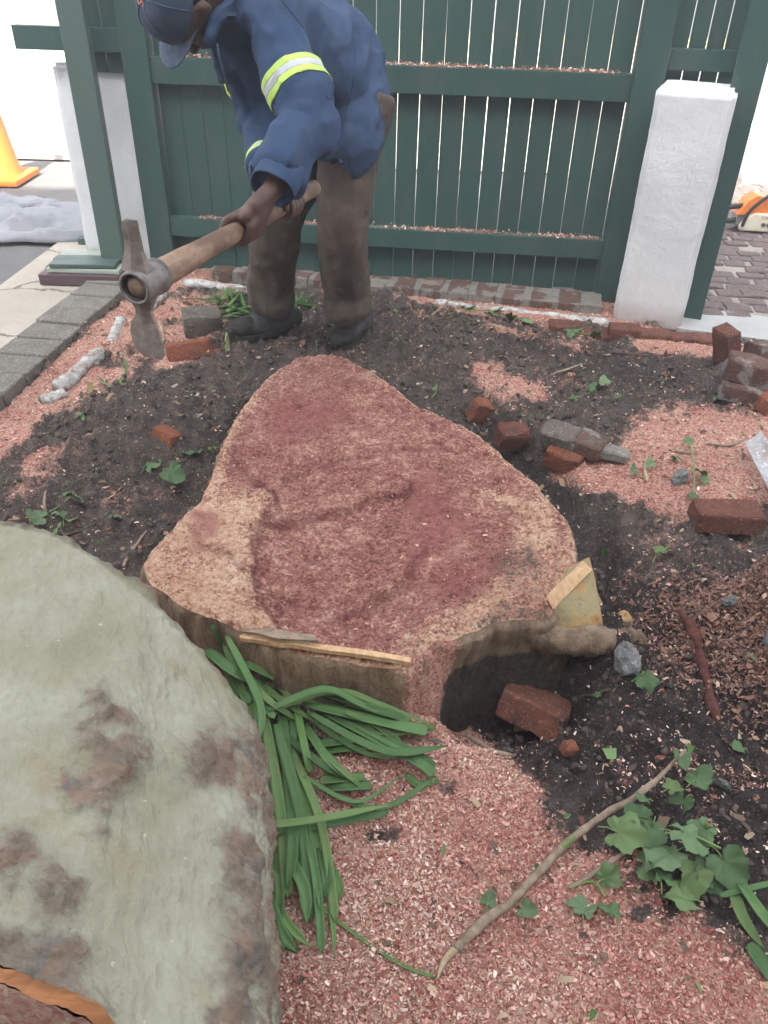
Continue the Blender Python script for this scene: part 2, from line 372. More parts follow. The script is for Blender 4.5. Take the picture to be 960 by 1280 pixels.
uv = t.n('CombineXYZ', X=t.math('MULTIPLY', t.math('ADD', A_, warp), 95.), Y=t.math('MULTIPLY', B_, 36.), Z=t.math('MULTIPLY', A_, 3.)).outputs[0]
n1 = t.noise(uv, 1., 5, .6); n2 = t.noise(p, 5, 6, .6)
c = t.ramp(n2, [(.3, (.225, .22, .155)), (.5, (.285, .285, .215)), (.68, (.345, .35, .28))]); c = t.mix(t.ramp(n1, [(.36, .2), (.52, 0.)]), c, (.17, .162, .12))
c = t.mix(t.ramp(t.noise(p, 11, 6, .65), [(.56, 0.), (.72, .6)]), c, (.25, .20, .115)); c = t.mix(t.ramp(t.noise(p, 19, 7, .7), [(.6, 0.), (.72, .45)]), c, (.32, .32, .265))
n3 = t.noise(p, 34, 9, .74); cb = t.ramp(n3, [(.34, (.13, .10, .08)), (.45, (.20, .16, .13)), (.55, (.26, .205, .16)), (.64, (.29, .255, .21)), (.75, (.35, .33, .275))])
cb = t.mix(t.ramp(t.noise(p, 12, 5, .6), [(.46, 0.), (.56, .65)]), cb, (.30, .185, .13)); cb = t.mix(t.ramp(t.noise(p, 16, 6, .7), [(.55, 0.), (.62, .8)]), cb, (.17, .165, .15))
c = t.mix(t.ramp(t.math('ADD', bk, t.math('MULTIPLY', t.math('SUBTRACT', t.noise(p, 70, 6, .7), .5), .8)), [(.36, 0.), (.66, .85)]), c, cb)
cr = t.n('TexVoronoi', {'feature': 'DISTANCE_TO_EDGE'}, Vector=t.n('VectorMath', {'operation': 'ADD'}, i0=p, i1=t.n('VectorMath', {'operation': 'SCALE'}, i0=t.noise(p, 25, 4, .6, False), Scale=.05).outputs[0]).outputs[0], Scale=24.).outputs[0]
ck = t.math('MULTIPLY', t.ramp(cr, [(.0, .13), (.035, 0.)]), t.ramp(bk, [(.25, 0.), (.5, 1.)])); c = t.mix(ck, c, (.04, .03, .025))
c = t.mix(t.math('GREATER_THAN', t.n('SeparateColor', Color=t.n('TexVoronoi', Vector=p, Scale=260.).outputs['Color']).outputs[0], .9992), c, (.42, .36, .3))
h = t.math('ADD', t.math('MULTIPLY', n1, .55), t.math('ADD', t.math('MULTIPLY', t.noise(p, 90, 5, .65), .5), t.math('MULTIPLY', t.math('MULTIPLY', n3, bk), 2.6)))
t.bump(t.math('SUBTRACT', h, t.math('MULTIPLY', ck, .6)), .008, .9); M_LOG = t.out(c, .85, .2)
t = NT('log cut face'); p = t.pos(); dcol, dd = dustcol(t, p, 130); t.bump(t.noise(p, 60, 7, .7), .012)
M_LOGCUT = t.out(t.mix(.35, dcol, (.36, .27, .22)), .9, .2)
t = NT('orange split wood'); p = t.pos(); g = t.noise(scalevec(t, p, (8, 8, 60)), 1., 5); t.bump(g, .004)
M_ORWOOD = t.out(t.ramp(g, [(.3, (.24, .10, .045)), (.55, (.42, .19, .08)), (.75, (.5, .28, .14))]), .7, .3)

# vegetation
def leafmat(name, c1, c2, back=None):
    t = NT(name); p = t.pos(True); r = t.rnd(); n = t.noise(p, 30, 4)
    c = t.mix(n, c1, c2); c = t.mix(t.math('MULTIPLY', r, .75), c, tuple(x*.55 for x in c1)); c = t.mix(t.ramp(t.math('FRACT', t.math('MULTIPLY', r, 7.3)), [(.7, 0.), (1., .5)]), c, (.17, .24, .08))
    c = t.mix(t.ramp(t.noise(p, 45, 5, .7), [(.62, 0.), (.72, .5)]), c, (.10, .075, .05))
    t.bump(t.noise(p, 120, 3), .002, .5); t.b.inputs['Subsurface Weight'].default_value = 0
    return t.out(c, .55, .3)
M_STRAP = leafmat('strap leaf green', (.055, .135, .04), (.115, .22, .08))
M_STRAPL = leafmat('pale strap leaf green', (.09, .2, .045), (.15, .27, .09))
M_LEAF = leafmat('vine leaf green', (.075, .15, .06), (.16, .25, .12))
M_LEAFP = leafmat('dull vine leaf', (.12, .2, .095), (.19, .27, .15))
def woody(name, c1, c2, sc=(50, 50, 50)):
    t = NT(name); p = t.pos(); n = t.noise(scalevec(t, p, sc), 1., 6, .65); t.bump(n, .004, .8)
    return t.out(t.ramp(n, [(.3, c1), (.7, c2)]), .85, .2)
M_TWIG = woody('grey brown twig', (.16, .12, .09), (.34, .27, .2)); M_STEMG = woody('green stem', (.12, .2, .06), (.2, .3, .1))
M_ROOT = woody('red brown root', (.045, .022, .018), (.14, .05, .04), (70, 70, 20)); M_DTWIG = woody('dark root', (.05, .04, .034), (.11, .085, .07))
M_DRY = woody('dry stalk', (.3, .22, .13), (.5, .4, .28))

# man and tools
def cloth(name, c1, c2, dirt, sc=5, weave=700):
    t = NT(name); p = t.pos(); n = t.noise(p, sc, 6, .6); c = t.ramp(n, [(.3, c1), (.7, c2)])
    c = t.mix(t.ramp(t.noise(p, sc*1.7, 7, .7), [(.52, 0.), (.72, .75)]), c, dirt)
    t.bump(t.math('ADD', t.math('MULTIPLY', t.noise(p, 22, 3, .5), 1.), t.math('MULTIPLY', t.noise(p, weave, 2), .12)), .004, .6)
    return t.out(c, .85, .2)
M_JACKET = cloth('blue work jacket cloth', (.026, .052, .108), (.040, .070, .135), (.055, .072, .11))
M_TROUS = cloth('dusty brown trouser cloth', (.065, .052, .044), (.10, .08, .066), (.20, .14, .095), 7)
M_CAPC = cloth('navy cap cloth', (.035, .055, .09), (.05, .07, .11), (.07, .09, .12), 9)
M_BRIM = cloth('patterned blue cap brim', (.07, .10, .16), (.12, .155, .22), (.05, .075, .13), 60)
M_LIME = cloth('lime reflective tape', (.42, .62, .12), (.5, .7, .17), (.36, .5, .14), 9)
M_SILVER = cloth('silver reflective tape', (.4, .43, .46), (.5, .53, .56), (.33, .35, .37), 9)
t = NT('dark brown skin'); p = t.pos(); n = t.noise(p, 30, 5)
t.bump(t.noise(p, 180, 4), .002, .6); M_SKIN = t.out(t.ramp(n, [(.3, (.062, .034, .027)), (.7, (.10, .058, .046))]), .5, .4)
t = NT('lips'); M_LIP = t.out((.16, .06, .055), .45, .4)
t = NT('black hair'); p = t.pos(); t.bump(t.noise(p, 300, 3), .005); M_HAIR = t.out((.012, .011, .011), .9, .2)
t = NT('eye'); M_EYE = t.out((.5, .47, .44), .3, .5)
M_BOOT = cloth('dusty black boot leather', (.04, .04, .043), (.07, .07, .074), (.16, .125, .105), 16)
M_SOLE = cloth('boot sole rubber', (.02, .02, .02), (.035, .033, .03), (.09, .07, .06), 20)
t = NT('worn steel'); p = t.pos(); n = t.noise(p, 30, 6, .65)
t.bump(n, .003, .6); M_STEEL = t.out(t.ramp(n, [(.3, (.13, .105, .09)), (.55, (.21, .18, .16)), (.75, (.30, .275, .25))]), .6, .4, .45)
t = NT('bright steel'); p = t.pos(); n = t.noise(p, 40, 5); M_STEELB = t.out(t.ramp(n, [(.3, (.11, .097, .088)), (.7, (.23, .22, .21))]), .55, .5, .5)
t = NT('worn handle wood'); p = t.pos(); a = (G(178, 355)-G(388, 238)).normalized()
g = t.noise(scalevec(t, p, (18, 18, 60)), 1., 6, .6); d = t.noise(p, 7, 4)
c = t.ramp(g, [(.3, (.17, .11, .075)), (.7, (.33, .23, .16))]); c = t.mix(t.ramp(d, [(.45, 0.), (.62, .85)]), c, (.10, .062, .045))
t.bump(g, .003, .7); M_HANDLE = t.out(c, .6, .3)
def plain(name, c, rough=.5, spec=.4, metal=0.):
    t = NT(name); p = t.pos(True); n = t.noise(p, 14, 6, .65); t.bump(t.noise(p, 60, 5), .0015, .5)
    return t.out(t.mix(t.ramp(n, [(.45, 0.), (.75, .55)]), c, tuple(x*.6+.02 for x in c)), rough, spec, metal)
M_ORANGE = plain('orange plastic', (.72, .20, .035)); M_CREAM = plain('cream plastic', (.62, .58, .47)); M_BLACK = plain('black plastic', (.02, .02, .022))
M_GREYP = plain('grey plastic', (.2, .2, .2)); M_TARP = cloth('pale grey tarpaulin', (.22, .235, .26), (.29, .30, .33), (.18, .19, .2), 6)
M_PURP = painted('purple brown plank edge', (.085, .05, .06), peel=.7); M_PLANKT = painted('faded green plank', (.30, .36, .31), (.45, .42, .36), .6)
M_PRINT = plain('orange print', (.75, .17, .05)); M_DARKP = plain('dark print', (.05, .05, .05)); M_BLADE = stone('pale dusty shovel steel', (.5, .5, .52), (.62, .62, .64), (.3, .2, .16), 12, bump=.003)
M_HOUSE = plain('house wall paint', (.4, .38, .35), .9); M_ROOFM = plain('roof tiles', (.2, .1, .08), .9); M_GLASS = plain('window glass', (.04, .05, .06), .08, .5)

# ------------------------------------------------------------------ ground
def xy(px, py, z=0.): g = G(px, py, z); return g.x, g.y
STZ = .2
STUMP_PX = [(400,443),(432,447),(465,463),(500,488),(525,506),(560,523),(600,543),(637,574),(667,600),(690,628),(712,652),(721,690),(716,718),(700,742),(688,768),(660,773),(620,770),(590,782),(570,790),(545,797),(528,808),(514,822),(440,811),(390,803),(350,795),(310,789),(270,776),(225,760),(190,737),(180,713),(195,685),(225,655),(250,625),(262,600),(275,560),(295,520),(320,485),(345,462),(370,448)]
STUMP_XY = [xy(a, b, STZ) for a, b in STUMP_PX]
KA, KB = Vector(xy(123, 353)), Vector(xy(0, 453)); KC, KD = Vector(xy(157, 372)), Vector(xy(0, 513))
KDIR = (KD-KC).normalized()
def kerbside(x, y):                                       # positive on the bed side of the kerb's inner face
    n = Vector((-KDIR.y, KDIR.x)); s = 1 if n.x > 0 else -1
    return ((np.asarray(x)-KC.x)*n.x+(np.asarray(y)-KC.y)*n.y)*s
FA, FB = Vector(xy(150, 338)), Vector(xy(757, 374)); FDIR = (FB-FA).normalized(); FN = Vector((FDIR.y, -FDIR.x))   # FN points to the camera
def fence_ahead(x, y): return (np.asarray(x)-FA.x)*FN.x+(np.asarray(y)-FA.y)*FN.y
BUMPS = []
def bump_at(px, py, rx, ry, h): x, y = xy(px, py); BUMPS.append((x, y, rx, ry, h))
for b in ((330,440,.75,.4,.075),(560,430,.55,.35,.055),(175,552,.34,.28,.15),(60,610,.4,.3,.05),(850,560,.35,.3,.05),(960,800,.16,.13,.27),(742,818,.09,.075,.12),(706,812,.055,.05,.07),(820,850,.3,.2,.03),(760,470,.3,.25,.03)): bump_at(*b)
HOLE = xy(632, 872, -.05)
TRENCH = [xy(600,510), xy(650,560), xy(690,600), xy(735,645), xy(760,700)]
def H0(x, y):
    x = np.asarray(x, float); y = np.asarray(y, float)
    h = .016*fbm(x*2.2, y*2.2, 0, 3, 5)
    for cx, cy, rx, ry, a in BUMPS: h = h+a*np.exp(-((x-cx)/rx)**2-((y-cy)/ry)**2)
    wob = .05*vnoise(x*6, y*6, 0, 9)
    q = np.sqrt(((x-HOLE[0])/(.245+wob))**2+((y-HOLE[1])/(.205+wob))**2)
    h = h-.21*(1-sstep(.4, 1.1, q))
    d = linedist(x, y, TRENCH)+.025*vnoise(x*9, y*9, 0, 3); h = h-.10*(1-sstep(.02, .11, d))
    return h
THL = [xy(846, 413), xy(1250, 466)]
def dustmask(x, y, z=None):
    if z is None: z = H0(x, y)
    px, py = proj(np.c_[np.ravel(x), np.ravel(y), np.ravel(z)]); px = px.reshape(np.shape(x)); py = py.reshape(np.shape(x))
    def pm(poly, soft, a=1.): return a*sstep(-soft, soft, polysd(px, py, poly))
    m = pm([(330,960),(420,930),(520,900),(560,935),(640,965),(700,1005),(745,1060),(830,1135),(930,1190),(1200,1330),(1300,3000),(-400,3000),(200,1100)], 62)
    m = np.maximum(m, pm([(505,830),(560,806),(575,850),(585,900),(640,955),(560,975),(430,960),(470,880)], 20, .85))
    m = np.maximum(m, pm([(190,318),(450,318),(770,350),(800,410),(560,392),(455,362),(330,352),(255,352),(200,372),(150,430),(60,520),(0,575),(-300,900),(-500,800),(-60,560),(60,460),(150,375)], 13))
    m = np.maximum(m, pm([(200,365),(300,360),(290,400),(230,460),(170,470),(90,520),(60,510)], 12, .62))
    m = np.maximum(m, pm([(690,590),(745,560),(820,520),(900,500),(1100,520),(1100,620),(960,630),(900,640),(865,648),(800,645),(745,618)], 34, .95))
    m = np.maximum(m, pm([(770,408),(900,420),(960,440),(890,450),(800,440)], 10, .75))
    m = np.maximum(m, pm([(560,440),(640,445),(720,478),(690,510),(640,520),(590,505)], 40, .5))
    m = np.maximum(m, pm([(560,385),(700,395),(760,420),(720,440),(600,410)], 12, .5))
    m = np.maximum(m, pm([(0,560),(130,520),(120,600),(0,640)], 30, .38))
    for a_, b_, r_ in ((482, 1045, 26), (562, 985, 30), (620, 1062, 16), (700, 1010, 36), (545, 1030, 14), (800, 1140, 14), (690, 1120, 10)): m = m*(1-.75*np.exp(-((px-a_)**2+((py-b_)*1.4)**2)/r_**2))
    m = np.maximum(m, .18+.0*m)
    far = np.hypot(np.asarray(x), np.asarray(y)-2.4) > 4
    m = np.where(far, .3, m)
    return np.clip(m+(m*(1.3-m)+.10)*1.35*fbm(np.asarray(x)*7, np.asarray(y)*7, 0, 5, 31, .65), 0, 1)
def Hfull(x, y, m=None):
    h = H0(x, y)
    if m is None: m = dustmask(x, y, h)
    a = (1-sstep(.35, .75, m))
    lump = np.abs(fbm(x*13, y*13, 0, 5, 21, .6))*.075-.016+.03*fbm(x*5, y*5, 0, 3, 24)+.014*fbm(x*45, y*45, 0, 3, 27)
    h = h+a*lump+(1-a)*(.007*fbm(x*12, y*12, 0, 4, 22)+.004*fbm(x*70, y*70, 0, 2, 29))
    k = kerbside(x, y); h = np.where(k < .0, -.06, h)
    fa = fence_ahead(x, y); h = np.where(fa < -.12, -.06, h)
    h = np.where((x > 1.36) & ((y-THL[0][1])-(x-THL[0][0])*(THL[1][1]-THL[0][1])/(THL[1][0]-THL[0][0]) > -.01), -.06, h)
    out = np.maximum(np.abs(x)-2.6, np.maximum(.1-y, y-4.8)); h = h*(1-sstep(0, .5, out))-.06*sstep(0, .5, out)
    return h
def HZ(x, y): return float(Hfull(np.array([x]), np.array([y]))[0])
def DAMP_SHADE(x, y, z):  # damp soil plus painted shade in the hole, trench and right side
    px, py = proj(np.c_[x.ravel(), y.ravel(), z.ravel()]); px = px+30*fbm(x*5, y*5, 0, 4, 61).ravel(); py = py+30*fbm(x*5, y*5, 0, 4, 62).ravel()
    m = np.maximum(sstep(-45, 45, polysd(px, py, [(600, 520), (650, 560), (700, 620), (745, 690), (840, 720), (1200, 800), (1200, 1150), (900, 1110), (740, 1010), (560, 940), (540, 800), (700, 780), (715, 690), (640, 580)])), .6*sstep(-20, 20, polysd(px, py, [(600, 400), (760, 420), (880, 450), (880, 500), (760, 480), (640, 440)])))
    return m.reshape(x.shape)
xs = np.r_[-150, -60, -20, -7, -3.6, np.arange(-2.7, 2.71, .0118), 3.6, 7, 20, 60, 150]
ys = [.05]
while ys[-1] < 4.9: ys.append(ys[-1]+.0078+.0032*ys[-1])
ys = np.r_[-100, -30, -8, -2, -.5, np.array(ys), 5.6, 8, 20, 60, 250]
XX, YY = np.meshgrid(xs, ys); mk = dustmask(XX, YY); ZZ = Hfull(XX, YY, mk)
ny, nx = XX.shape; ii = np.arange(ny*nx).reshape(ny, nx)
Fq = np.stack([ii[:-1, :-1], ii[:-1, 1:], ii[1:, 1:], ii[1:, :-1]], -1).reshape(-1, 4)
gme = npmesh('ground', np.c_[XX.ravel(), YY.ravel(), ZZ.ravel()], Fq, {'dust': mk.ravel(), 'moist': DAMP_SHADE(XX, YY, ZZ).ravel()})
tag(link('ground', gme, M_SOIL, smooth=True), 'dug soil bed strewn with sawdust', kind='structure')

# hard surfaces
def sheet(name, pts, z, mat, th=.05, label=None):
    mb = MB(); mb.hexa([Vector((p[0], p[1], z-th)) for p in pts], [Vector((p[0], p[1], z)) for p in pts])
    return tag(mb.build(name, mat), label, kind='structure')
kd = (KC-KA); kin = KC+KDIR*6; kout = KA+KDIR*6
sheet('road', [(-40, -6), (KA.x+KDIR.x*9-.1, KA.y+KDIR.y*9), (KA.x-.1, KA.y), (-1.5, 4.66), (1.3, 4.19), (1.42, 7.0), (-40, 7.6)], -.012, M_ASPH, .04, 'grey asphalt behind the fence and beside the path')
pa = G(78, 298, .02); pb = G(0, 356, .02); pdir = (pb-pa).normalized()
sheet('path', [(KA.x-.004, KA.y), (KA.x-.02, 4.9), (pa.x, pa.y), (pa.x+pdir.x*5, pa.y+pdir.y*5), (kout.x-.004, kout.y)], .018, M_PATH, .05, 'cracked pale concrete path left of the kerb')
sheet('pavement', [(-60, 7.62), (1.43, 7.27), (5.2, 6.9), (60, 6.2), (60, 18.4), (-60, 19.2)], -.004, M_PAVE, .04, 'sunlit pale concrete across the way')
sheet('far_kerb', [(-60, 19.204), (60, 18.404), (60, 18.8), (-60, 19.6)], .12, M_KERBY, .2, 'yellow kerb of the far road')
sheet('far_road', [(-60, 19.604), (60, 18.804), (60, 40), (-60, 40)], -.02, M_ASPH, .04, 'far asphalt road')
# kerb of grey bricks along the path
kerb = MB(); o0 = KA; n2 = (KC-KA-KDIR*(KC-KA).dot(KDIR)); kw = n2.length; n2.normalize()
for a, b, z0, z1 in ((-.05, 5.2, -.08, .03),):
    A = KA+KDIR*a; B = KA+KDIR*b; A2, B2 = A+n2*(kw-.012), B+n2*(kw-.012)
    kerb.hexa([Vector((*p, z0)) for p in (A, B, B2, A2)], [Vector((*p, z1)) for p in (A, B, B2, A2)])
kerb = tag(kerb.build('kerb', M_MORTAR), 'low kerb of grey bricks beside the path', kind='structure')
def brickmesh(name, d, mat, rough=.004, seed=0, cuts=3, chip=0.):
    mb = MB().box((0, 0, 0), d); me = mb.mesh(name); bm = bmesh.new(); bm.from_mesh(me)
    bmesh.ops.bevel(bm, geom=bm.edges[:], offset=.005, segments=1, affect='EDGES'); bmesh.ops.subdivide_edges(bm, edges=bm.edges[:], cuts=cuts, use_grid_fill=True)
    for v in bm.verts:
        q = v.co+Vector((seed*3.1, seed, -seed)); cn = [abs(v.co[i])/(d[i]/2) for i in range(3)]; cn.sort(); ed = max(0, cn[1]-.8)*5
        v.co += mnoise.noise_vector(q*14)*rough*.5+mnoise.noise_vector(q*60)*rough*.4-v.co.normalized()*ed*max(0, mnoise.noise(q*19)+.1)*rough*(3.2 if chip else 1.2)
        if chip:
            k = mnoise.noise(q*11); 
            if k > .15: v.co *= 1-chip*(k-.15)
    bmesh.ops.recalc_face_normals(bm, faces=bm.faces); bm.to_mesh(me); bm.free()
    me.materials.append(mat); me.polygons.foreach_set('use_smooth', [True]*len(me.polygons)); me.set_sharp_from_angle(angle=R(38)); return me
KM = [brickmesh('kerb_brick', (kw+.004, .165, .07), M_KERB, .003, s, 1) for s in range(4)]
kang = math.atan2(n2.y, n2.x); s = .06
while s < 5.0:
    p = KA+KDIR*s+n2*(kw/2); o = link('kerb_brick', random.choice(KM), None, kerb)
    o.location = (p.x, p.y, .018+random.uniform(-.004, .004)); o.rotation_euler = (random.uniform(-.02, .02), random.uniform(-.02, .02), kang+random.uniform(-.02, .02)); s += .177
# stone paving on the right, beyond the threshold
tA, tB = xy(848, 402), xy(1000, 428)
sheet('threshold', [xy(846, 413), xy(1250, 466), xy(1250, 436), xy(846, 384)], .012, M_SILL, .08, 'grey painted concrete threshold of the gateway')
bed = sheet('paving', [(1.30, 4.10), (1.42, 3.90), (5, 3.5), (5, 6.9), (1.44, 7.25)], .0, M_BED, .05, 'dark stone paving beyond the gateway')
PM = [brickmesh('paving_stone', (random.uniform(.118, .143), random.uniform(.092, .106), .06), M_PAVER, .007, s, 1) for s in range(8)]
row = 0; yy = 0.; pcount = 0
while yy < 3.5:
    xx = (row % 2)*.06
    while xx < 3.2 and pcount < 295:
        x = 1.48+xx; y = 3.98-.105*xx+yy
        if x > 1.3 and y < 7.2-.105*xx and random.random() > .03 and (y-3.9) > -.6 and .385*y-.08 < x < .385*y+.62:
            o = link('paving_stone', random.choice(PM), None, bed); o.location = (x+random.uniform(-.014, .014), y+random.uniform(-.008, .008), -.018+random.uniform(-.006, .004))
            o.rotation_euler = (random.uniform(-.04, .04), random.uniform(-.04, .04), -.105+random.uniform(-.13, .13)); pcount += 1
        xx += .146
    yy += .108; row += 1

# ------------------------------------------------------------------ house behind the camera (shades the bed), fence, pillars
def house():
    y0, h = -6.0, 12.4
    t = thing('house', 'tall house behind the viewer that shades the garden', 'house', (0, y0, 0))
    MB().box((0, y0-3.5, h/2-.03), (26, 7, h)).build('wall', M_HOUSE, t)
    rf = MB(); rf.hexa([Vector(p) for p in ((-13.3, y0-7.3, h+.004), (13.3, y0-7.3, h+.004), (13.3, y0+.35, h+.004), (-13.3, y0+.35, h+.004))],
            [Vector(p) for p in ((-11, y0-3.7, h+1.4), (11, y0-3.7, h+1.4), (11, y0-3.4, h+1.4), (-11, y0-3.4, h+1.4))]); rf.build('roof', M_ROOFM, t)
    for x in (-6, -2.4, 2.4, 6):
        w = MB().box((x, y0+.02, 5.8), (1.3, .06, 1.5)).build('window', M_WHITE, t); MB().box((x, y0+.06, 5.8), (1.1, .03, 1.3)).build('pane', M_GLASS, w)
    d = MB().box((0, y0+.02, 1.05), (1, .06, 2.1)).build('door', M_GREEN, t); MB().box((.4, y0+.07, 1.0), (.03, .05, .12)).build('handle', M_STEEL, d)
house()
FANG = math.atan2(FDIR.y, FDIR.x); FROT = Matrix.Rotation(FANG, 3, 'Z')
FLEN = (FB-FA).length
def fpt(s, n, z): return Vector((FA.x+FDIR.x*s+FN.x*n, FA.y+FDIR.y*s+FN.y*n, z))
def fs_at(px, py, n=0.):                    # position along the fence where a sight line meets the plane n ahead of it
    d = ray(px, py); q = Vector((FN.x, FN.y)); o = FA+FN*n
    t = ((o.x-_c[0])*q.x+(o.y-_c[1])*q.y)/(d[0]*q.x+d[1]*q.y); P = Vector(_c+d*t)
    return (P.x-FA.x)*FDIR.x+(P.y-FA.y)*FDIR.y, P.z
fence = thing('fence', 'dark green board fence with two rails behind the man and the stump', 'fence', fpt(FLEN/2, 0, 0))
def fpart(name, s0, s1, n0, n1, z0, z1, mat=M_GREEN, parent=fence, bev=.003, lean=0.):
    mb = MB(); me = MB().box((0, 0, 0), (s1-s0, abs(n1-n0), z1-z0))
    o = me.build(name, mat, None, bevel=bev, org=(0, 0, 0)); c = fpt((s0+s1)/2, (n0+n1)/2, (z0+z1)/2)
    o.parent = parent; o.location = c-ROOT(parent) if parent else c; o.rotation_euler = (0, lean, FANG); return o
sL, _ = fs_at(222, 300, -.03); sR, _ = fs_at(752, 300, -.03)
nb = 21; pitch = (sR-sL)/nb
for i in range(nb):
    g = random.choice((.002, .003, .0035, .005)) if i > 6 else random.choice((.001, .002, .003))
    fpart('board', sL+i*pitch+g/2, sL+(i+1)*pitch-g/2, -.045, -.023, .035+random.uniform(-.01, .01), 1.86, lean=random.uniform(-.002, .002))
def rail(pxa, pya, pxb, pyb, hgt, s0=None, s1=None):
    a, za = fs_at(pxa, pya, .03); b, zb = fs_at(pxb, pyb, .03); z = (za+zb)/2
    fpart('rail', s0 if s0 is not None else a, s1 if s1 is not None else b, -.020, .036, z-hgt, z); return z
NAILS = MB()
zr1 = rail(480, 80, 795, 94, .115, sL-.02, sR+.01); zr2 = rail(455, 281, 755, 304, .095, sL-.02, sR+.01)
fpart('rail', sL-.02, sR+.01, -.020, .036, 1.66, 1.77)
# post beside the right pillar, post beside the left pillar
a0, _ = fs_at(752, 372, .05); a1, _ = fs_at(776, 376, .05)
fpart('post', sR+.003, sR+.14, -.05, .06, -.05, 1.95)
l1, _ = fs_at(226, 318, .05)
fpart('post', sL-.135, sL-.004, -.05, .05, -.05, 1.95)
for i in range(nb):
    for z in (zr1-.03, zr1-.085, zr2-.03, zr2-.07):
        c = fpt(sL+(i+.5)*pitch+random.uniform(-.012, .012), .0362, z+random.uniform(-.006, .006)); NAILS.tube([c, c+Vector((FN.x, FN.y, 0))*.0015], .0035, 8, round_=False)
NAILS.build('nail_heads', M_GREENW, fence)['kind'] = 'stuff'
# boards above the right pillar and the post at the gateway
sp0 = sR+.150; sp1, _ = fs_at(922, 70, 0)
w = (sp1-sp0+.02)/4
for i in range(4): fpart('board', sp0+i*w+.003, sp0+(i+1)*w-.003, -.045, -.023, 1.00, 1.86)
_, zt = fs_at(830, 60, .03); fpart('rail', sp0, sp1, -.020, .036, zt-.085, zt)
pillars = []
def pillar(label, p, rotz, d, top, seed):
    me = MB().box((0, 0, top/2), (d[0], d[1], top)).mesh('pillar'); bm = bmesh.new(); bm.from_mesh(me)
    bmesh.ops.bevel(bm, geom=bm.edges[:], offset=.018, segments=3, affect='EDGES')
    bmesh.ops.bisect_plane(bm, geom=bm.verts[:]+bm.edges[:]+bm.faces[:], plane_co=(0, 0, .5), plane_no=(0, 0, 1))
    for k in range(1, 30): bmesh.ops.bisect_plane(bm, geom=bm.verts[:]+bm.edges[:]+bm.faces[:], plane_co=(0, 0, k*top/30), plane_no=(0, 0, 1))
    for ax in (0, 1):
        for k in range(-4, 5):
            no = [0, 0, 0]; no[ax] = 1; co = [0, 0, 0]; co[ax] = k*d[ax]/9.5
            bmesh.ops.bisect_plane(bm, geom=bm.verts[:]+bm.edges[:]+bm.faces[:], plane_co=co, plane_no=no)
    for v in bm.verts: v.co += mnoise.noise_vector(v.co*5+Vector((seed, 0, 0)))*.005+mnoise.noise_vector(v.co*17)*.0025
    bm.to_mesh(me); bm.free()
    o = link('pillar', me, M_WHITE, smooth=True); o.location = p; o.rotation_euler = (0, 0, rotz); return tag(o, label, 'pillar', 'white garden pillars')
pl = G(765, 400); pr = G(850, 413); pc = (pl+pr)/2; pw = (pr-pl).length; pd = (pr-pl).normalized(); pn = Vector((-pd.y, pd.x, 0))
pillar('white painted pillar right of the green board fence', pc+pn*.15-Vector((0, 0, .03)), math.atan2(pd.y, pd.x), (pw, .30), 1.07, 1)
# gateway post right behind the pillar
gp = G(862, 402, .0); mb = MB(); 
for z0, z1 in ((-.02, 1.95),): mb.box((0, 0, (z0+z1)/2), (.125, .07, z1-z0))
o = mb.build('gate_post', M_GREEN, bevel=.003); o.location = gp+Vector((.005, .05, 0)); o.rotation_euler = (0, 0, math.atan2(pd.y, pd.x)); tag(o, 'dark green gate post at the right end of the fence', 'post')
# left pillar between two posts
lc = G(197, 337, 0); FX = Vector((FDIR.x, FDIR.y, 0)); FNV = Vector((FN.x, FN.y, 0)); zlp = Q(150, 82, lc.y).z
pillar('white painted pillar between two green posts at the left end of the fence', lc-FX*.20-FNV*.15-Vector((0, 0, .03)), FANG, (.40, .30), zlp+.03, 5)
a = G(148, 345, .02); b = lc-FX*.2+FNV*.04
o = MB().box((0, 0, .97), (.125, .05, 2.0)).build('fence_post', M_GREENW, bevel=.004)
o.location = (a.x, a.y-.01, 0); o.rotation_euler = (0, 0, FANG); tag(o, 'weathered green post standing in front of the left white pillar', 'post')
for i in range(3): fpart('board', sL-.44+i*.101, sL-.44+i*.101+.096, -.045, -.023, zlp-.03, 1.86, M_GREEN)
_, z1 = fs_at(140, 32, .03); fpart('rail', sL-.66, sL-.137, -.020, .036, z1-.11, z1-.01)
# gate pillar beyond the gateway
wp = G(934, 236); pillar('bright white pillar standing behind the chainsaw', wp+Vector((.42, .3, -.08)), -.1, (.8, .45), 1.5, 9)
# brick edging along the fence
ea, eb = G(262, 338, .045), G(752, 384, .045); edd = (eb-ea).normalized(); en = Vector((-edd.y, edd.x, 0)); el = (eb-ea).length
edg = MB(); edg.hexa([p+Vector((0, 0, -.08)) for p in (ea, eb, eb+en*.20, ea+en*.20)], [p+Vector((0, 0, .004)) for p in (ea, eb, eb+en*.20, ea+en*.20)])
edging = edg.build('brick_edging', M_MORTAR, rough=.004, cuts=6); tag(edging, 'low edging of brown bricks in pale mortar along the fence foot', 'edging')
EM = [brickmesh('brick', (.112, .21, .075), M_BRICKE, .003, s, 1) for s in range(4)]
s = .07
while s < el-.03:
    p = ea+edd*s+en*.095; o = link('brick', random.choice(EM), None, edging); o.location = (p.x, p.y, .014+random.uniform(-.004, .004)); o.rotation_euler = (random.uniform(-.03, .03), random.uniform(-.03, .03), math.atan2(edd.y, edd.x)+random.uniform(-.03, .03)); s += .143
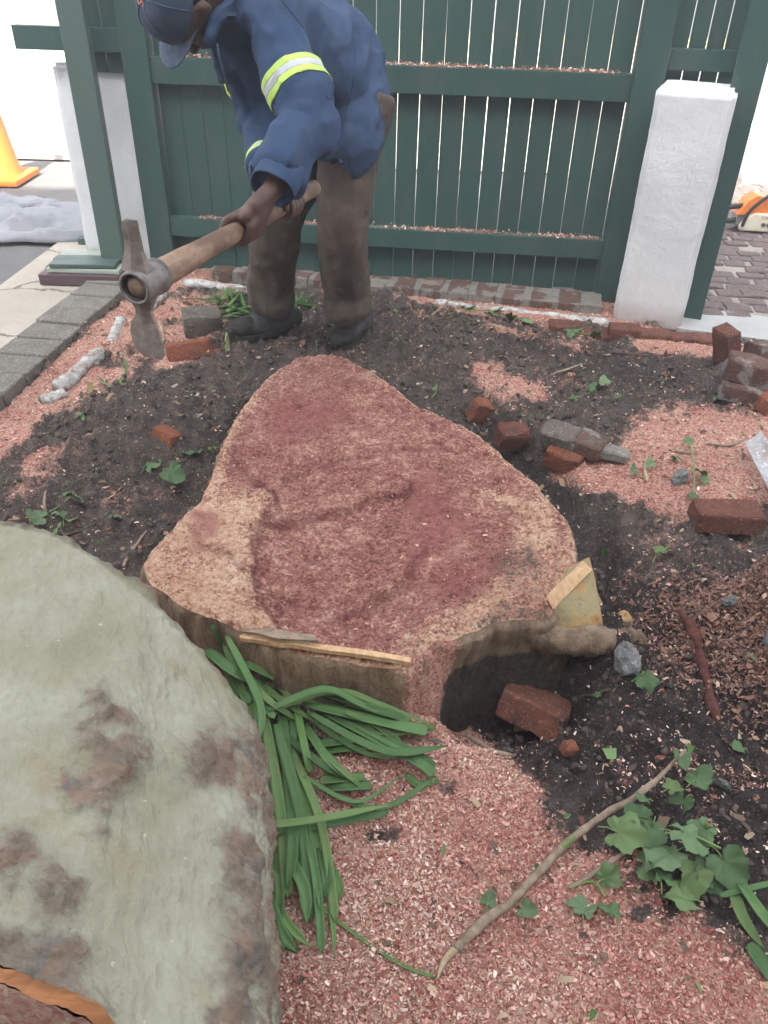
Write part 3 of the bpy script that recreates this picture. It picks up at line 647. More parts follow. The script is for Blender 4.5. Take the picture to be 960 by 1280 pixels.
# whitewashed concrete strips and fragments in the bed
t = NT('dirty whitewashed concrete'); p = t.pos()
c = t.mix(t.ramp(t.noise(p, 30, 7, .7), [(.42, 0.), (.6, .85)]), (.62, .63, .62), (.28, .25, .22)); c = t.mix(t.ramp(t.noise(p, 14, 6, .7), [(.55, 0.), (.65, .9)]), c, (.30, .16, .12))
t.bump(t.noise(p, 70, 7, .75), .012); M_DIRTYW = t.out(c, .9, .2)
def strip(label, pts, w, th, z=.01):
    P = [G(a, b, z) for a, b in pts]; mb = MB()
    mb.tube(P, [(w/2*random.uniform(.8, 1.15), th/2*random.uniform(.7, 1.1))]*len(P), 8, lat=(P[1]-P[0]).cross(Vector((0, 0, 1))), sub=6, round_=False)
    o = mb.build('concrete_strip', M_DIRTYW, rough=.011, smooth=True); return tag(o, label, 'concrete strip', 'white painted concrete strips in the bed')
strip('long white painted strip at the foot of the right pillar', [(545, 381), (650, 392), (764, 405)], .045, .05, .0)
strip('white painted strip behind the green leaves at the man\'s feet', [(232, 353), (310, 364), (400, 385)], .06, .06, .005)
strip('white strip fragment farthest up the left side, near the pick head', [(203, 368), (180, 390)], .055, .05, .02)
strip('short white strip fragment just left of the lower pick blade', [(152, 400), (140, 428)], .06, .05, .02)
strip('long pale strip fragment below the pick, parallel to the kerb', [(124, 443), (98, 466), (74, 486)], .075, .06, .02)
strip('small pale strip stub nearest the soil heap on the left', [(80, 492), (55, 502)], .07, .05, .02)

# ------------------------------------------------------------------ stump
def smooth_closed(P, n, it=2):
    P = np.array(P, float); d = np.r_[0, np.cumsum(np.hypot(*(np.roll(P, -1, 0)-P).T))]; L = d[-1]
    t = np.arange(n)/n*L; Pc = np.r_[P, P[:1]]
    q = np.c_[np.interp(t, d, Pc[:, 0]), np.interp(t, d, Pc[:, 1])]
    for _ in range(it): q = .25*np.roll(q, 1, 0)+.5*q+.25*np.roll(q, -1, 0)
    return q
def make_stump():
    n, m = 720, 190
    O = smooth_closed(STUMP_XY, n, 4); cx, cy = .03, 1.95
    nrm = np.roll(O, -1, 0)-np.roll(O, 1, 0); nrm = np.c_[nrm[:, 1], -nrm[:, 0]]; nrm /= np.linalg.norm(nrm, axis=1)[:, None]
    if ((O-[cx, cy])*nrm).sum() < 0: nrm = -nrm
    rag = .004*fbm(np.cos(np.arange(n)/n*6.283)*28, np.sin(np.arange(n)/n*6.283)*28, 0, 4, 44)
    O = O+nrm*rag[:, None]
    k = (np.arange(m)+1)/m
    X = cx+(O[None, :, 0]-cx)*k[:, None]; Y = cy+(O[None, :, 1]-cy)*k[:, None]
    px, py = proj(np.c_[X.ravel(), Y.ravel(), np.full(X.size, STZ)]); px = px.reshape(X.shape); py = py.reshape(X.shape)
    wx = px+26*fbm(X*8, Y*8, 0, 5, 51, .6); wy = py+20*fbm(X*8+7, Y*8, 0, 5, 52, .6)
    rim = linedist(X, Y, [tuple(p) for p in O[::4]]+[tuple(O[0])])
    # saw marks: shallow steps across the face
    def step(line, h, soft): 
        (ax, ay), (bx, by) = line[0], line[-1]; y = np.interp(wx, [p[0] for p in line], [p[1] for p in line]); s = sstep(-soft, soft, wy-y)
        return h*s*sstep(ax-30, ax+30, wx)*(1-sstep(bx-30, bx+30, wx))
    Z = STZ+.014*fbm(X*4, Y*4, 0, 3, 41)+.010*fbm(X*15, Y*15, 0, 5, 42, .6)+.004*fbm(X*60, Y*60, 0, 3, 43)+.0012*np.sin((X*.86+Y*.5)*130+3*fbm(X*5, Y*5, 0, 3, 45))*sstep(-.1, .3, fbm(X*3, Y*3, 0, 2, 46))
    Z += step([(320, 655), (400, 640), (480, 622), (515, 612)], -.013, 7)+step([(420, 760), (470, 745), (530, 690)], -.009, 8)+step([(330, 590), (500, 560), (620, 560)], -.009, 8)
    lobe = sstep(-30, 30, polysd(wx, wy, [(150, 700), (225, 630), (258, 590), (300, 600), (338, 628), (330, 650), (312, 690), (315, 730), (345, 782), (340, 800), (200, 800), (150, 740)]))
    Z += .016*lobe
    Z -= .010*(1-sstep(0, .02, rim))
    ridge = polysd(wx, wy, [(340, 792), (515, 818), (520, 840), (300, 830), (300, 792)]); Z -= .012*sstep(-4, 4, ridge)
    pale = np.maximum(lobe*.8, .62*(1-sstep(.0, .075, rim+.035*fbm(X*6, Y*6, 0, 3, 61)))*sstep(430, 560, wy+.35*np.abs(wx-480)))
    pale = np.maximum(pale, .9*sstep(-5, 5, ridge)); pale = np.maximum(pale, .62*sstep(-18, 18, polysd(wx, wy, [(600, 600), (700, 640), (720, 700), (690, 770), (620, 770), (560, 790), (515, 815), (480, 800), (600, 720), (640, 680)])))
    pale = np.maximum(pale, .8*(1-sstep(.0, .022, rim+.01*fbm(X*20, Y*20, 0, 3, 62))))
    wet = np.maximum.reduce([sstep(-26, 26, polysd(wx, wy, q)) for q in ([(505, 610), (540, 585), (560, 610), (585, 640), (575, 670), (540, 700), (510, 715), (515, 660)], [(350, 500), (400, 490), (440, 510), (400, 545), (350, 560), (330, 540)], [(240, 640), (268, 640), (280, 665), (262, 690), (240, 675)], [(560, 690), (610, 680), (620, 720), (580, 745), (555, 730)], [(295, 560), (312, 590), (345, 605), (345, 628), (315, 610), (290, 585)])])
    wet = wet*.72
    soil = np.maximum(.5*sstep(-34, 34, polysd(wx, wy, [(610, 670), (680, 690), (690, 720), (650, 745), (600, 715)])), .55*sstep(-12, 12, polysd(wx, wy, [(590, 760), (640, 745), (690, 755), (690, 780), (600, 775)])))
    def ln(pts, w): return 1-sstep(w*.2, w, linedist(wx-(wx-px)*.45, wy-(wy-py)*.45, pts))
    kl = np.maximum.reduce([ln([(322, 656), (400, 640), (480, 622), (520, 611)], 7)*.9, ln([(418, 764), (470, 748), (505, 722), (532, 688)], 9)*.7, ln([(352, 592), (430, 572), (500, 560), (560, 558)], 6)*.5, ln([(296, 566), (312, 592), (340, 612), (346, 630)], 9), ln([(336, 640), (314, 684), (318, 735), (346, 786)], 9)*.85, ln([(232, 660), (262, 690), (300, 715)], 6)*.5, ln([(380, 690), (440, 680), (500, 690)], 6)*.45, ln([(520, 640), (590, 600), (640, 590)], 7)*.4, ln([(560, 740), (620, 712), (680, 700)], 6)*.4])
    kl = kl*np.clip(.75+.9*fbm(X*14, Y*14, 0, 4, 63), 0, 1); Z -= .006*kl
    top = np.c_[X.ravel(), Y.ravel(), Z.ravel()]
    V = np.r_[[[cx, cy, STZ]], top]; col = np.r_[[[0, 0, 0]], np.c_[pale.ravel(), wet.ravel(), soil.ravel()]]
    F = []
    a = np.arange(n); b = (a+1) % n
    idx = lambda r, c: 1+r*n+c
    Fq = np.concatenate([np.stack([idx(r, a), idx(r+1, a), idx(r+1, b), idx(r, b)], -1) for r in range(m-1)])
    Fq = np.r_[np.stack([np.zeros(n, int), idx(0, a), idx(0, b), idx(0, b)], -1), Fq]
    t = thing('tree_stump', 'broad freshly sawn tree stump with reddish sawdust covered top', 'stump', (0.03, 1.95, 0))
    me = npmesh('cut_face', V-[.03, 1.95, 0], Fq[n:], {'line': np.r_[0, kl.ravel()]}, {'Zone': col})
    o = link('cut_face', me, M_STUMP, t, True)
    # central fan
    me2 = bpy.data.meshes.new('c'); 
    # bark wall
    lev = np.r_[0, .004, np.linspace(.012, 1, 60)]; depth = .44
    ang = np.arange(n)/n*2*math.pi
    Zt = Z[-1]; ring = O
    rows = []; dus = []; soi = []
    pxo, pyo = proj(np.c_[O, np.full(n, STZ)])
    flare = .02+.05*np.clip(vnoise(np.cos(ang)*3, np.sin(ang)*3, 0, 71)+.3, 0, 1)
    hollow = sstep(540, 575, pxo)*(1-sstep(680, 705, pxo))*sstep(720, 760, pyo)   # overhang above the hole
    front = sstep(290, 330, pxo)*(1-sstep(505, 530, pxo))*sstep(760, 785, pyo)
    for l in lev:
        zz = Zt-l*depth
        gro = (1-.9*hollow)*.012*fbm(np.cos(ang)*30, np.sin(ang)*30, l*2.2, 4, 81)+.006*fbm(np.cos(ang)*90, np.sin(ang)*90, l*9, 3, 82)
        off = sstep(0, .03, l)*(.004+gro+flare*l*1.5*(1-hollow)*(1-.8*front)-hollow*sstep(.10, .5, l)*.02+.012*hollow*(1-sstep(.05, .22, l)))
        p = ring+nrm*np.asarray(off)[:, None]; rows.append(np.c_[p, zz])
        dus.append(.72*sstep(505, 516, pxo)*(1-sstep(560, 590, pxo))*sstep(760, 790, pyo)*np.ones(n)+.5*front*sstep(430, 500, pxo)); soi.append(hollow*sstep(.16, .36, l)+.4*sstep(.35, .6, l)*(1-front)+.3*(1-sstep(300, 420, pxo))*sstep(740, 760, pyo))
    V = np.concatenate(rows)-[.03, 1.95, 0]; L = len(lev)
    Fq = np.concatenate([np.stack([r*n+a, (r+1)*n+a, (r+1)*n+b, r*n+b], -1) for r in range(L-1)])
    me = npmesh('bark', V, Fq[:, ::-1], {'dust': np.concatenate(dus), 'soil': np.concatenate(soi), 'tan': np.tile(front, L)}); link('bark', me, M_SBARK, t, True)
    # pale sawn lip along the front and the loose slab over it
    lip = MB(); A = [G(300, 791, .19), G(360, 800, .19), G(440, 811, .188), G(514, 822, .186)]
    for p, q in zip(A[:-1], A[1:]): lip.bar(p+Vector((0, 0, -.012)), q+Vector((0, 0, -.012)), .016, .012)
    lip.build('sawn_lip', M_WOOD, t, rough=.003, cuts=5)
    sl_ = MB(); sl_.hexa([G(300, 790, .198), G(350, 800, .198), G(398, 803, .198), G(392, 796, .198), G(340, 788, .198)], [p+Vector((0, 0, .006)) for p in (G(300, 790, .198), G(350, 800, .198), G(398, 803, .198), G(392, 796, .198), G(340, 788, .198))])
    sl_.build('sliver', M_TWIG, t, rough=.003, cuts=4)
    # root knob sawn off at the right, with a pale cut side and a yellow green side
    k = MB(); ap = G(733, 705, .235); l0, l1 = G(688, 748, .215), G(692, 786, .135); r1 = G(758, 790, .11); mid = G(725, 796, .115); b0 = ap+Vector((.02, .05, -.015)); b1 = r1+Vector((.03, .14, -.05)); b2 = l0+Vector((.02, .13, -.05)); dn = Vector((0, .02, -.05))
    bm = bmesh.new()
    for p in (ap, l0, l1, r1, mid, b0, b1, b2, l1+dn, r1+dn, mid+dn, b1+dn, b2+dn): bm.verts.new(p-Vector((.03, 1.95, 0)))
    bmesh.ops.convex_hull(bm, input=bm.verts[:]); bmesh.ops.subdivide_edges(bm, edges=bm.edges[:], cuts=5, use_grid_fill=True); bmesh.ops.triangulate(bm, faces=bm.faces[:])
    for v in bm.verts: v.co += mnoise.noise_vector(v.co*14)*.005+mnoise.noise_vector(v.co*45)*.0025
    bmesh.ops.recalc_face_normals(bm, faces=bm.faces); me = bpy.data.meshes.new('root_knob'); bm.to_mesh(me); bm.free(); kn = link('root_knob', me, M_INNER, t, True); me.set_sharp_from_angle(angle=R(24))
    f = MB(); q = (ap, l0, l0+Vector((.0, .05, -.004)), ap+Vector((.02, .05, -.004)))
    nn = Vector((-.012, -.004, .012)); w0, w1 = ap+Vector((.004, -.004, 0)), l1+Vector((.03, -.01, .035))
    f.hexa([ap+nn*.1, l0+nn*.1, l0+Vector((.012, -.012, -.025)), ap+Vector((.016, -.010, -.010))], [ap+nn, l0+nn, l0+Vector((.004, -.02, -.018)), ap+Vector((.008, -.022, -.006))])
    f.build('pale_cut', M_WOOD, kn, rough=.003, cuts=3, org=(.03, 1.95, 0))
    MB().tube([G(650, 786, .15), G(697, 797, .115), G(742, 801, .095), G(782, 797, .06), G(800, 800, .02)], [.03, .038, .040, .028, .016], 16, sub=6).build('root_flare', M_SBARK, t, rough=.012, smooth=True)
    # small lumps of root showing at the right of the knob
    for (a_, b_, z, r) in ((778, 775, .10, .022), (768, 800, .07, .016)): MB().ball(G(a_, b_, z), (r*1.3, r, r), seg=10, rings=7).build('root_lump', M_INNER, t, rough=.008, smooth=True)
make_stump()

# ------------------------------------------------------------------ felled log, lower left
def make_log():
    yaw, tilt = .5, -.25
    rimpx = [(-160, 652), (-80, 646), (0, 651), (60, 668), (120, 700), (180, 735), (230, 793), (280, 848), (315, 900), (330, 960), (331, 1050), (326, 1150), (332, 1280), (345, 1390)]
    a = np.array([math.sin(yaw)*math.cos(tilt), math.cos(yaw)*math.cos(tilt), math.sin(tilt)]); P0 = np.array(G(332, 1000, .3))
    pts = []
    for p in rimpx:
        d = ray(*p); t = ((P0-_c)@a)/(d@a); pts.append(_c+d*t)
    pts = np.array(pts)
    # left flank and underside close the profile
    s = np.array([math.cos(yaw), -math.sin(yaw), 0]); left = pts[0]
    ext = [left-s*.16+[0, 0, -.10], left-s*.24+[0, 0, -.32], left-s*.18+[0, 0, -.58]]
    ctr = pts.mean(0)
    def onp(q): q = np.array(q); return q-a*((q-P0)@a)
    prof = [onp(e) for e in ext[::-1]]+list(pts)
    prof = np.array([p for p in prof if p[2] > -.08])
    end = prof[-1]; und = onp([*(0.5*(prof[0]+end))[:2], -.07]); prof = np.r_[prof, [und]]
    n = 700; d = np.r_[0, np.cumsum(np.linalg.norm(np.roll(prof, -1, 0)-prof, axis=1))]; tt = np.arange(n)/n*d[-1]; pc = np.r_[prof, prof[:1]]
    ring = np.c_[[np.interp(tt, d, pc[:, i]) for i in range(3)]].T
    for _ in range(14): ring = .25*np.roll(ring, 1, 0)+.5*ring+.25*np.roll(ring, -1, 0)
    fd = G(329, 980, .3)-G(334, 1280, .3); ax = np.array([fd.x, fd.y, 0.0]); ax /= np.linalg.norm(ax)
    # near cut plane through the two pixel points of its upper edge
    A, B = np.array(G(0, 1213, .60)), np.array(G(150, 1283, .56)); e = B-A; nrmN = np.cross(e, [.06, .10, 1]); nrmN /= np.linalg.norm(nrmN)
    if nrmN@ax < 0: nrmN = -nrmN
    L = ((ring-A)@nrmN)/(ax@nrmN); L = np.clip(L, .25, 1.5)
    m = 360; k = np.linspace(0, 1, m)
    cen = ring.mean(0); rad = ring-cen; rad -= np.outer(rad@ax, ax); rad /= np.linalg.norm(rad, axis=1)[:, None]
    P = ring[None]-ax[None, None]*(k[:, None, None]*L[None, :, None])
    bulge = .03*np.sin(np.clip(k, 0, 1)*math.pi)[:, None]*0
    x, y, z = P[..., 0], P[..., 1], P[..., 2]
    px, py = proj(P.reshape(-1, 3)); px = px.reshape(x.shape); py = py.reshape(x.shape)
    wx = px+34*fbm(x*14, y*14, z*14, 6, 91, .68); wy = py+34*fbm(x*14+5, y*14, z*14, 6, 92, .68)
    pol = [[(95, 868), (125, 862), (150, 890), (178, 925), (182, 960), (150, 985), (140, 1030), (118, 1050), (100, 1010), (72, 1012), (82, 980), (98, 960), (92, 910)],
           [(218, 935), (240, 910), (262, 915), (285, 925), (300, 960), (280, 985), (240, 992), (210, 988)],
           [(285, 880), (335, 900), (350, 1290), (262, 1300), (262, 1220), (290, 1150), (270, 1120), (262, 1060), (290, 1020), (285, 960)],
           [(-40, 1030), (25, 1035), (35, 1075), (20, 1120), (-40, 1130)], [(40, 1075), (80, 1065), (105, 1110), (100, 1150), (60, 1170), (45, 1150)],
           [(-40, 1170), (60, 1160), (120, 1190), (150, 1300), (-40, 1260)]]
    bark = np.maximum.reduce([sstep(-26, 26, polysd(wx, wy, q)) for q in pol])*np.clip(.75+1.1*fbm(x*22, y*22, z*22, 5, 93, .6), 0, 1)
    bark = np.maximum(bark, .85*(1-sstep(0, .012, k[:, None]*L[None]+.01*fbm(x*30, y*30, z*30, 3, 95))))
    out = px < -60
    bark = np.where(out, sstep(.2, .4, fbm(x*4, y*4, z*4, 3, 99)), bark)
    D = .012*fbm(x*5, y*5, z*5, 3, 96)+.0028*fbm(x*38, y*38, z*38, 3, 97)+bark*(.005+.030*np.abs(fbm(x*22, y*22, z*22, 5, 98, .6)))+.006*np.abs(fbm(x*17, y*17, z*17, 3, 94))*sstep(.0, .4, fbm(x*6, y*6, z*6, 2, 90)+.15)
    knob = np.zeros_like(x)
    for (a_, b_, r_, h_) in ((40, 920, 30, .012), (20, 870, 25, .010), (112, 745, 14, .006), (165, 820, 26, .006), (215, 830, 18, .006), (120, 900, 30, .012), (150, 960, 26, .014), (125, 1000, 18, .012), (240, 945, 22, .010), (60, 1110, 24, .016), (10, 1075, 25, .016), (275, 1010, 25, .010), (300, 1180, 30, .010)):
        knob += h_*np.exp(-((px-a_)**2+(py-b_)**2)/r_**2)
    ar = np.r_[0, np.cumsum(np.linalg.norm(np.diff(ring, axis=0), axis=1))][None, :]+.04*fbm(x*7, y*7, z*7, 3, 191); rn = k[:, None]*L[None]
    D += knob+(1-bark)*(.0042*(.4-np.abs(fbm(ar*42, rn*15, 0*x, 3, 192)))+.0022*fbm(ar*110, rn*60, 0*x, 2, 193)); D[0] *= .3
    P = P+rad[None]*D[..., None]
    V = P.reshape(-1, 3); org = np.array([*cen[:2], 0])
    aI = np.arange(n); bI = (aI+1) % n
    Fq = np.concatenate([np.stack([r*n+aI, r*n+bI, (r+1)*n+bI, (r+1)*n+aI], -1) for r in range(m-1)])
    t = thing('felled_log', 'thick felled trunk section with smooth grey green bark, lower left', 'log', org)
    arc = np.r_[0, np.cumsum(np.linalg.norm(np.diff(ring, axis=0), axis=1))]
    me = npmesh('bark', V-org, Fq, {'bark': bark.ravel(), 'arc': np.tile(arc, m), 'run': (k[:, None]*L[None]).ravel()}); bm = bmesh.new(); bm.from_mesh(me); bmesh.ops.recalc_face_normals(bm, faces=bm.faces); bm.to_mesh(me); bm.free(); link('bark', me, M_LOG, t, True)
    def cap(name, rg, mat, seed, inset=0.):
        c = rg.mean(0); kk = np.r_[np.linspace(1, .05, 60)]
        v = np.concatenate([c+(rg-c)*q for q in kk]); w = np.cross(rg[n//4]-c, rg[0]-c); w /= np.linalg.norm(w)
        f = fbm(v[:, 0]*14, v[:, 1]*14, v[:, 2]*14, 4, seed)*.014; f[:n] = 0
        v = v+w*f[:, None]
        F = np.concatenate([np.stack([r*n+aI, r*n+bI, (r+1)*n+bI, (r+1)*n+aI], -1) for r in range(59)]); F = np.r_[F, np.stack([59*n+aI[::4], 59*n+(aI[::4]+1) % n, 59*n+(aI[::4]+2) % n, 59*n+(aI[::4]+4) % n], -1)]
        me = npmesh(name, v-org, F); bm = bmesh.new(); bm.from_mesh(me); bmesh.ops.recalc_face_normals(bm, faces=bm.faces); bm.to_mesh(me); bm.free(); return link(name, me, mat, t, True)
    cap('far_cut_face', P[0], M_WOOD, 3); 
    # near end: a ring of split orange wood, then the sawdusty cut face
    E = P[-1]; c = E.mean(0); E2 = c+(E-c)*.968-ax*.012
    V = np.r_[E, E2]; F = np.stack([aI, bI, n+bI, n+aI], -1)
    me = npmesh('split_rim', V-org, F); bm = bmesh.new(); bm.from_mesh(me); bmesh.ops.subdivide_edges(bm, edges=[e for e in bm.edges if not e.is_boundary], cuts=6)
    for v in bm.verts: v.co += mnoise.noise_vector(v.co*30)*.004
    bmesh.ops.recalc_face_normals(bm, faces=bm.faces); bm.to_mesh(me); bm.free(); link('split_rim', me, M_ORWOOD, t, True)
    cap('near_cut_face', E2, M_LOGCUT, 5)
make_log()

# ------------------------------------------------------------------ the man
def wrinkle(me, amp, sc, seed, org=(0, 0, 0), st=(1, 1, 1)):
    V = coords(me); N = normals(me); p = (V+np.array(org))*np.array(st)
    w = .35*np.c_[fbm(p[:, 0]*sc*.6, p[:, 1]*sc*.6, p[:, 2]*sc*.6, 2, seed+7), fbm(p[:, 1]*sc*.6, p[:, 2]*sc*.6, p[:, 0]*sc*.6, 2, seed+9)]; a = np.abs(fbm(p[:, 0]*sc+w[:, 0], p[:, 1]*sc+w[:, 1], p[:, 2]*sc+w[:, 0]-w[:, 1], 2, seed, .35)); b = fbm(p[:, 0]*sc*.45, p[:, 1]*sc*.45, p[:, 2]*sc*.45, 2, seed+3)
    setco(me, V+N*((.35-a)*amp+b*amp*.9)[:, None])
def frame(u, f):
    u = Vector(u).normalized(); f = Vector(f); f = (f-u*f.dot(u)).normalized(); return u, f, f.cross(u)
MANX, MANY = -.38, 3.25
def make_man():
    org = Vector((MANX, MANY, .06))
    man = thing('person', 'man in blue jacket and cap bending over behind the stump with a pick', 'person', org)
    hipL, hipR = Q(450, 128, 3.2), Q(402, 122, 3.32); pel = (hipL+hipR)/2+Vector((0, .02, .06))
    shL, shR = Q(322, 6, 2.66), Q(276, -6, 2.98); nk = (shL+shR)/2
    elL, wrL = Q(391, 152, 2.46), Q(341, 236, 2.26)
    elR, wrR = Q(324, 148, 2.84), Q(341, 238, 2.46)
    kneeL, kneeR = Q(430, 275, 3.10), Q(345, 268, 3.20)
    ankL, ankR = Q(431, 376, 3.27), Q(341, 370, 3.38)
    hc = Q(224, 1, 2.62)                                          # centre of the skull
    cu, cf, cl = frame((-.67, -.70, .10), (-.22, .06, -.96))       # towards the crown, towards the face, sideways
    hd = lambda a, b, c: hc+cu*a+cf*b+cl*c
    lat = (shL-shR).normalized(); latp = (hipL-hipR).normalized()
    # pick: handle line and grips
    hA, hB = Q(178, 355, 1.77), Q(392, 236, 2.62); hdir = (hB-hA).normalized()
    gL = hA+hdir*((Q(312, 272, 2.2)-hA).dot(hdir)); gR = hA+hdir*((Q(360, 250, 2.45)-hA).dot(hdir))
    hr = .024
    # ---- body: one closed surface
    b = MB()
    b.ball(hc, (.098, .082, .078), Matrix((cf, cl, cu)).transposed(), 24, 16)            # skull
    b.tube([hd(-.02, .03, 0), hd(-.075, .052, 0), hd(-.115, .066, 0)], [(.066, .07), (.055, .055), (.03, .032)], 16, lat=cl)   # face and jaw
    b.ball(hd(-.012, .083, .030), .02); b.ball(hd(-.012, .083, -.030), .02)              # brow
    b.ball(hd(-.052, .078, .042), .021); b.ball(hd(-.052, .078, -.042), .021)            # cheeks
    b.tube([hd(-.015, .092, 0), hd(-.04, .106, 0), hd(-.058, .115, 0)], [.010, .013, .017], 12)
    b.ball(hd(-.058, .104, .014), .012); b.ball(hd(-.058, .104, -.014), .012)            # nostrils
    b.ball(hd(-.085, .096, 0), (.022, .013, .012), Matrix((cl, cf, cu)).transposed()); b.ball(hd(-.098, .092, 0), (.019, .012, .011), Matrix((cl, cf, cu)).transposed())
    for sg in (1, -1):
        b.ball(hd(-.03, -.005, sg*.082), (.015, .007, .024), Matrix((cf, cl, cu)).transposed(), 12, 8)
    b.tube([hd(-.06, -.02, 0), hd(-.12, -.035, 0), nk+Vector((0, 0, -.03))], [.062, .06, .075], 16)
    b.tube([nk, nk.lerp(pel, .35), nk.lerp(pel, .7), pel], [(.15, .09), (.15, .105), (.135, .095), (.15, .10)], 20, lat=lat, sub=3)
    b.tube([shR, shL], .055, 14)
    for S_, E_, W_ in ((shL, elL, wrL), (shR, elR, wrR)): b.tube([S_, S_.lerp(E_, .5), E_, E_.lerp(W_, .35), W_], [.056, .05, .041, .04, .029], 14)
    for hp, kn, an in ((hipL, kneeL, ankL), (hipR, kneeR, ankR)):
        b.tube([hp, hp.lerp(kn, .5), kn, kn.lerp(an, .3), an], [.088, .078, .058, .055, .04], 16)
    def hand(wr, g, sgn, thumb_to, flip):
        # four fingers and a thumb wrapped round the handle at g
        vd = (wr-g); vd = (vd-hdir*vd.dot(hdir)).normalized(); sd = hdir.cross(vd)
        kn = []
        for i, (o, ln) in enumerate(((-.033, 215), (-.011, 235), (.011, 230), (.032, 195))):
            c = g+hdir*o*flip; rr = hr+.0085; P = []
            a0 = R(38)
            P.append(c+(vd*math.cos(a0)+sd*sgn*math.sin(a0))*(rr+.012)); kn.append(P[0])
            for q in (.25, .5, .75, 1): 
                an = a0+R(ln)*q; P.append(c+(vd*math.cos(an)+sd*sgn*math.sin(an))*rr+hdir*.003*q*flip)
            b.tube(P, [.0128, .0120, .0112, .0102, .009], 10, sub=2)
        m = sum(kn, Vector())/4
        for i, k in enumerate(kn): b.tube([wr.lerp(k, .12)+hdir*(i-1.5)*.006*flip, wr.lerp(k, .6)+hdir*(i-1.5)*.004*flip, k], [.018, .0155, .0125], 10)
        b.tube([wr, wr.lerp(m, .55)-sd*sgn*.006], [.027, .022], 12)
        c = g-hdir*.052*flip
        T = [wr.lerp(m, .35)-hdir*.012*flip, g-hdir*.034*flip+(vd*.9-sd*sgn*.5)*(hr+.016), c+(vd*.05-sd*sgn*1.0)*(hr+.012), c-hdir*.012*flip+(-vd*.75-sd*sgn*.55)*(hr+.009)]
        b.tube(T, [.017, .0135, .0115, .009], 10, sub=2)
    cs_ = (Vector(_c)-gL).normalized()
    for w_, g_ in ((wrL, gL), (wrR, gR)):
        v_ = (w_-g_); v_ = (v_-hdir*v_.dot(hdir)).normalized(); pc_ = g_+v_*(hr+.022)+cs_*.008
        b.ball(pc_, (.046, .030, .022), Matrix((hdir, v_, hdir.cross(v_))).transposed(), 16, 10); b.tube([w_, pc_+v_*.012], [(.030, .026), (.036, .024)], 14, lat=hdir)
    hand(wrL, gL, 1, None, 1); hand(wrR, gR, -1, None, 1)
    me = remesh(b, .0055, 3, org)
    link('body', me, M_SKIN, man, True)
    lp = MB()
    for a_, w_ in ((-.084, .020), (-.099, .017)):
        lp.tube([hd(a_, .098, w_), hd(a_-.001, .1085, w_*.4), hd(a_-.001, .1085, -w_*.4), hd(a_, .098, -w_)], [.003, .0062, .0062, .003], 8, sub=3)
    lp.build('lips', M_LIP, man, smooth=True)
    for sg in (1, -1): MB().ball(hd(-.027, .083, sg*.031), .012).build('eye', M_EYE, man, smooth=True)
    h = MB(); h.ball(hd(.004, -.026, 0), (.080, .083, .086), Matrix((cf, cl, cu)).transposed(), 24, 16)
    h.build('hair', M_HAIR, man, rough=.003, smooth=True)
    # ---- cap: crown, peak, seam, lettering
    c = MB(); n1, n2 = 30, 12; vs = []
    for i in range(n2+1):
        e = i/n2*math.pi/2
        for j in range(n1):
            a = 2*math.pi*j/n1; vs.append(hd(.018+.098*math.sin(e)**.9, .002+.106*math.cos(e)**.75*math.cos(a), .094*math.cos(e)**.75*math.sin(a)))
    fs = [(i*n1+j, i*n1+(j+1) % n1, (i+1)*n1+(j+1) % n1, (i+1)*n1+j) for i in range(n2) for j in range(n1)]
    c.add(vs, fs); capo = c.build('cap', M_CAPC, man, smooth=True)
    mo = capo.modifiers.new('s', 'SOLIDIFY'); mo.thickness = .003
    br = MB(); vs = []; nu, nv = 22, 9
    for j in range(nv+1):
        v = j/nv
        for i in range(nu+1):
            u_ = i/nu*2-1; a = u_*R(68); ln = .062*(1-.62*abs(u_)**2.6)
            vs.append(hd(.020-.022*v*0+.006*v-.026*u_*u_, .002+.107*math.cos(a)+ln*v, .095*math.sin(a)*(1-.06*v)))
    br.add(vs, [(j*(nu+1)+i, j*(nu+1)+i+1, (j+1)*(nu+1)+i+1, (j+1)*(nu+1)+i) for j in range(nv) for i in range(nu)])
    bo = br.build('peak', M_BRIM, capo, smooth=True, org=ROOT(capo)); mo = bo.modifiers.new('s', 'SOLIDIFY'); mo.thickness = .004
    sm = MB()
    for k in range(6):
        a = R(60*k+30)
        sm.tube([hd(.018+.0995*math.sin(e)**.9, .002+.1075*math.cos(e)**.75*math.cos(a), .0955*math.cos(e)**.75*math.sin(a)) for e in [q/8*math.pi/2 for q in range(9)]], .0013, 6)
    sm.build('seam', M_BRIM, capo, smooth=True, org=ROOT(capo))
    def emboss(txt, name, size, cen, rt, upv, nrm, mat, parent, target=None, lift=.0015):
        cu_ = bpy.data.curves.new('t', 'FONT'); cu_.body = txt; cu_.size = size; cu_.align_x = 'LEFT'; cu_.align_y = 'CENTER'; cu_.offset = size*.012; cu_.shear = .12
        ob = bpy.data.objects.new('t', cu_); COL.objects.link(ob); dg = bpy.context.evaluated_depsgraph_get(); mm = bpy.data.meshes.new_from_object(ob.evaluated_get(dg)); bpy.data.objects.remove(ob)
        bm = bmesh.new(); bm.from_mesh(mm); bmesh.ops.triangulate(bm, faces=bm.faces[:]); bmesh.ops.subdivide_edges(bm, edges=[e for e in bm.edges if e.calc_length() > size*.2], cuts=2)
        for v in bm.verts:
            p = cen+rt*v.co.x+upv*v.co.y+nrm*.05
            if target is not None:
                h_ = target.ray_cast(p, -nrm)
                if h_[0] is not None: p = h_[0]+h_[1]*lift*(1 if h_[1].dot(nrm) > 0 else -1)
            else: p = p-nrm*(.05-lift)
            v.co = p-ROOT(parent)
        bm.to_mesh(mm); bm.free(); o = link(name, mm, mat, parent); return o
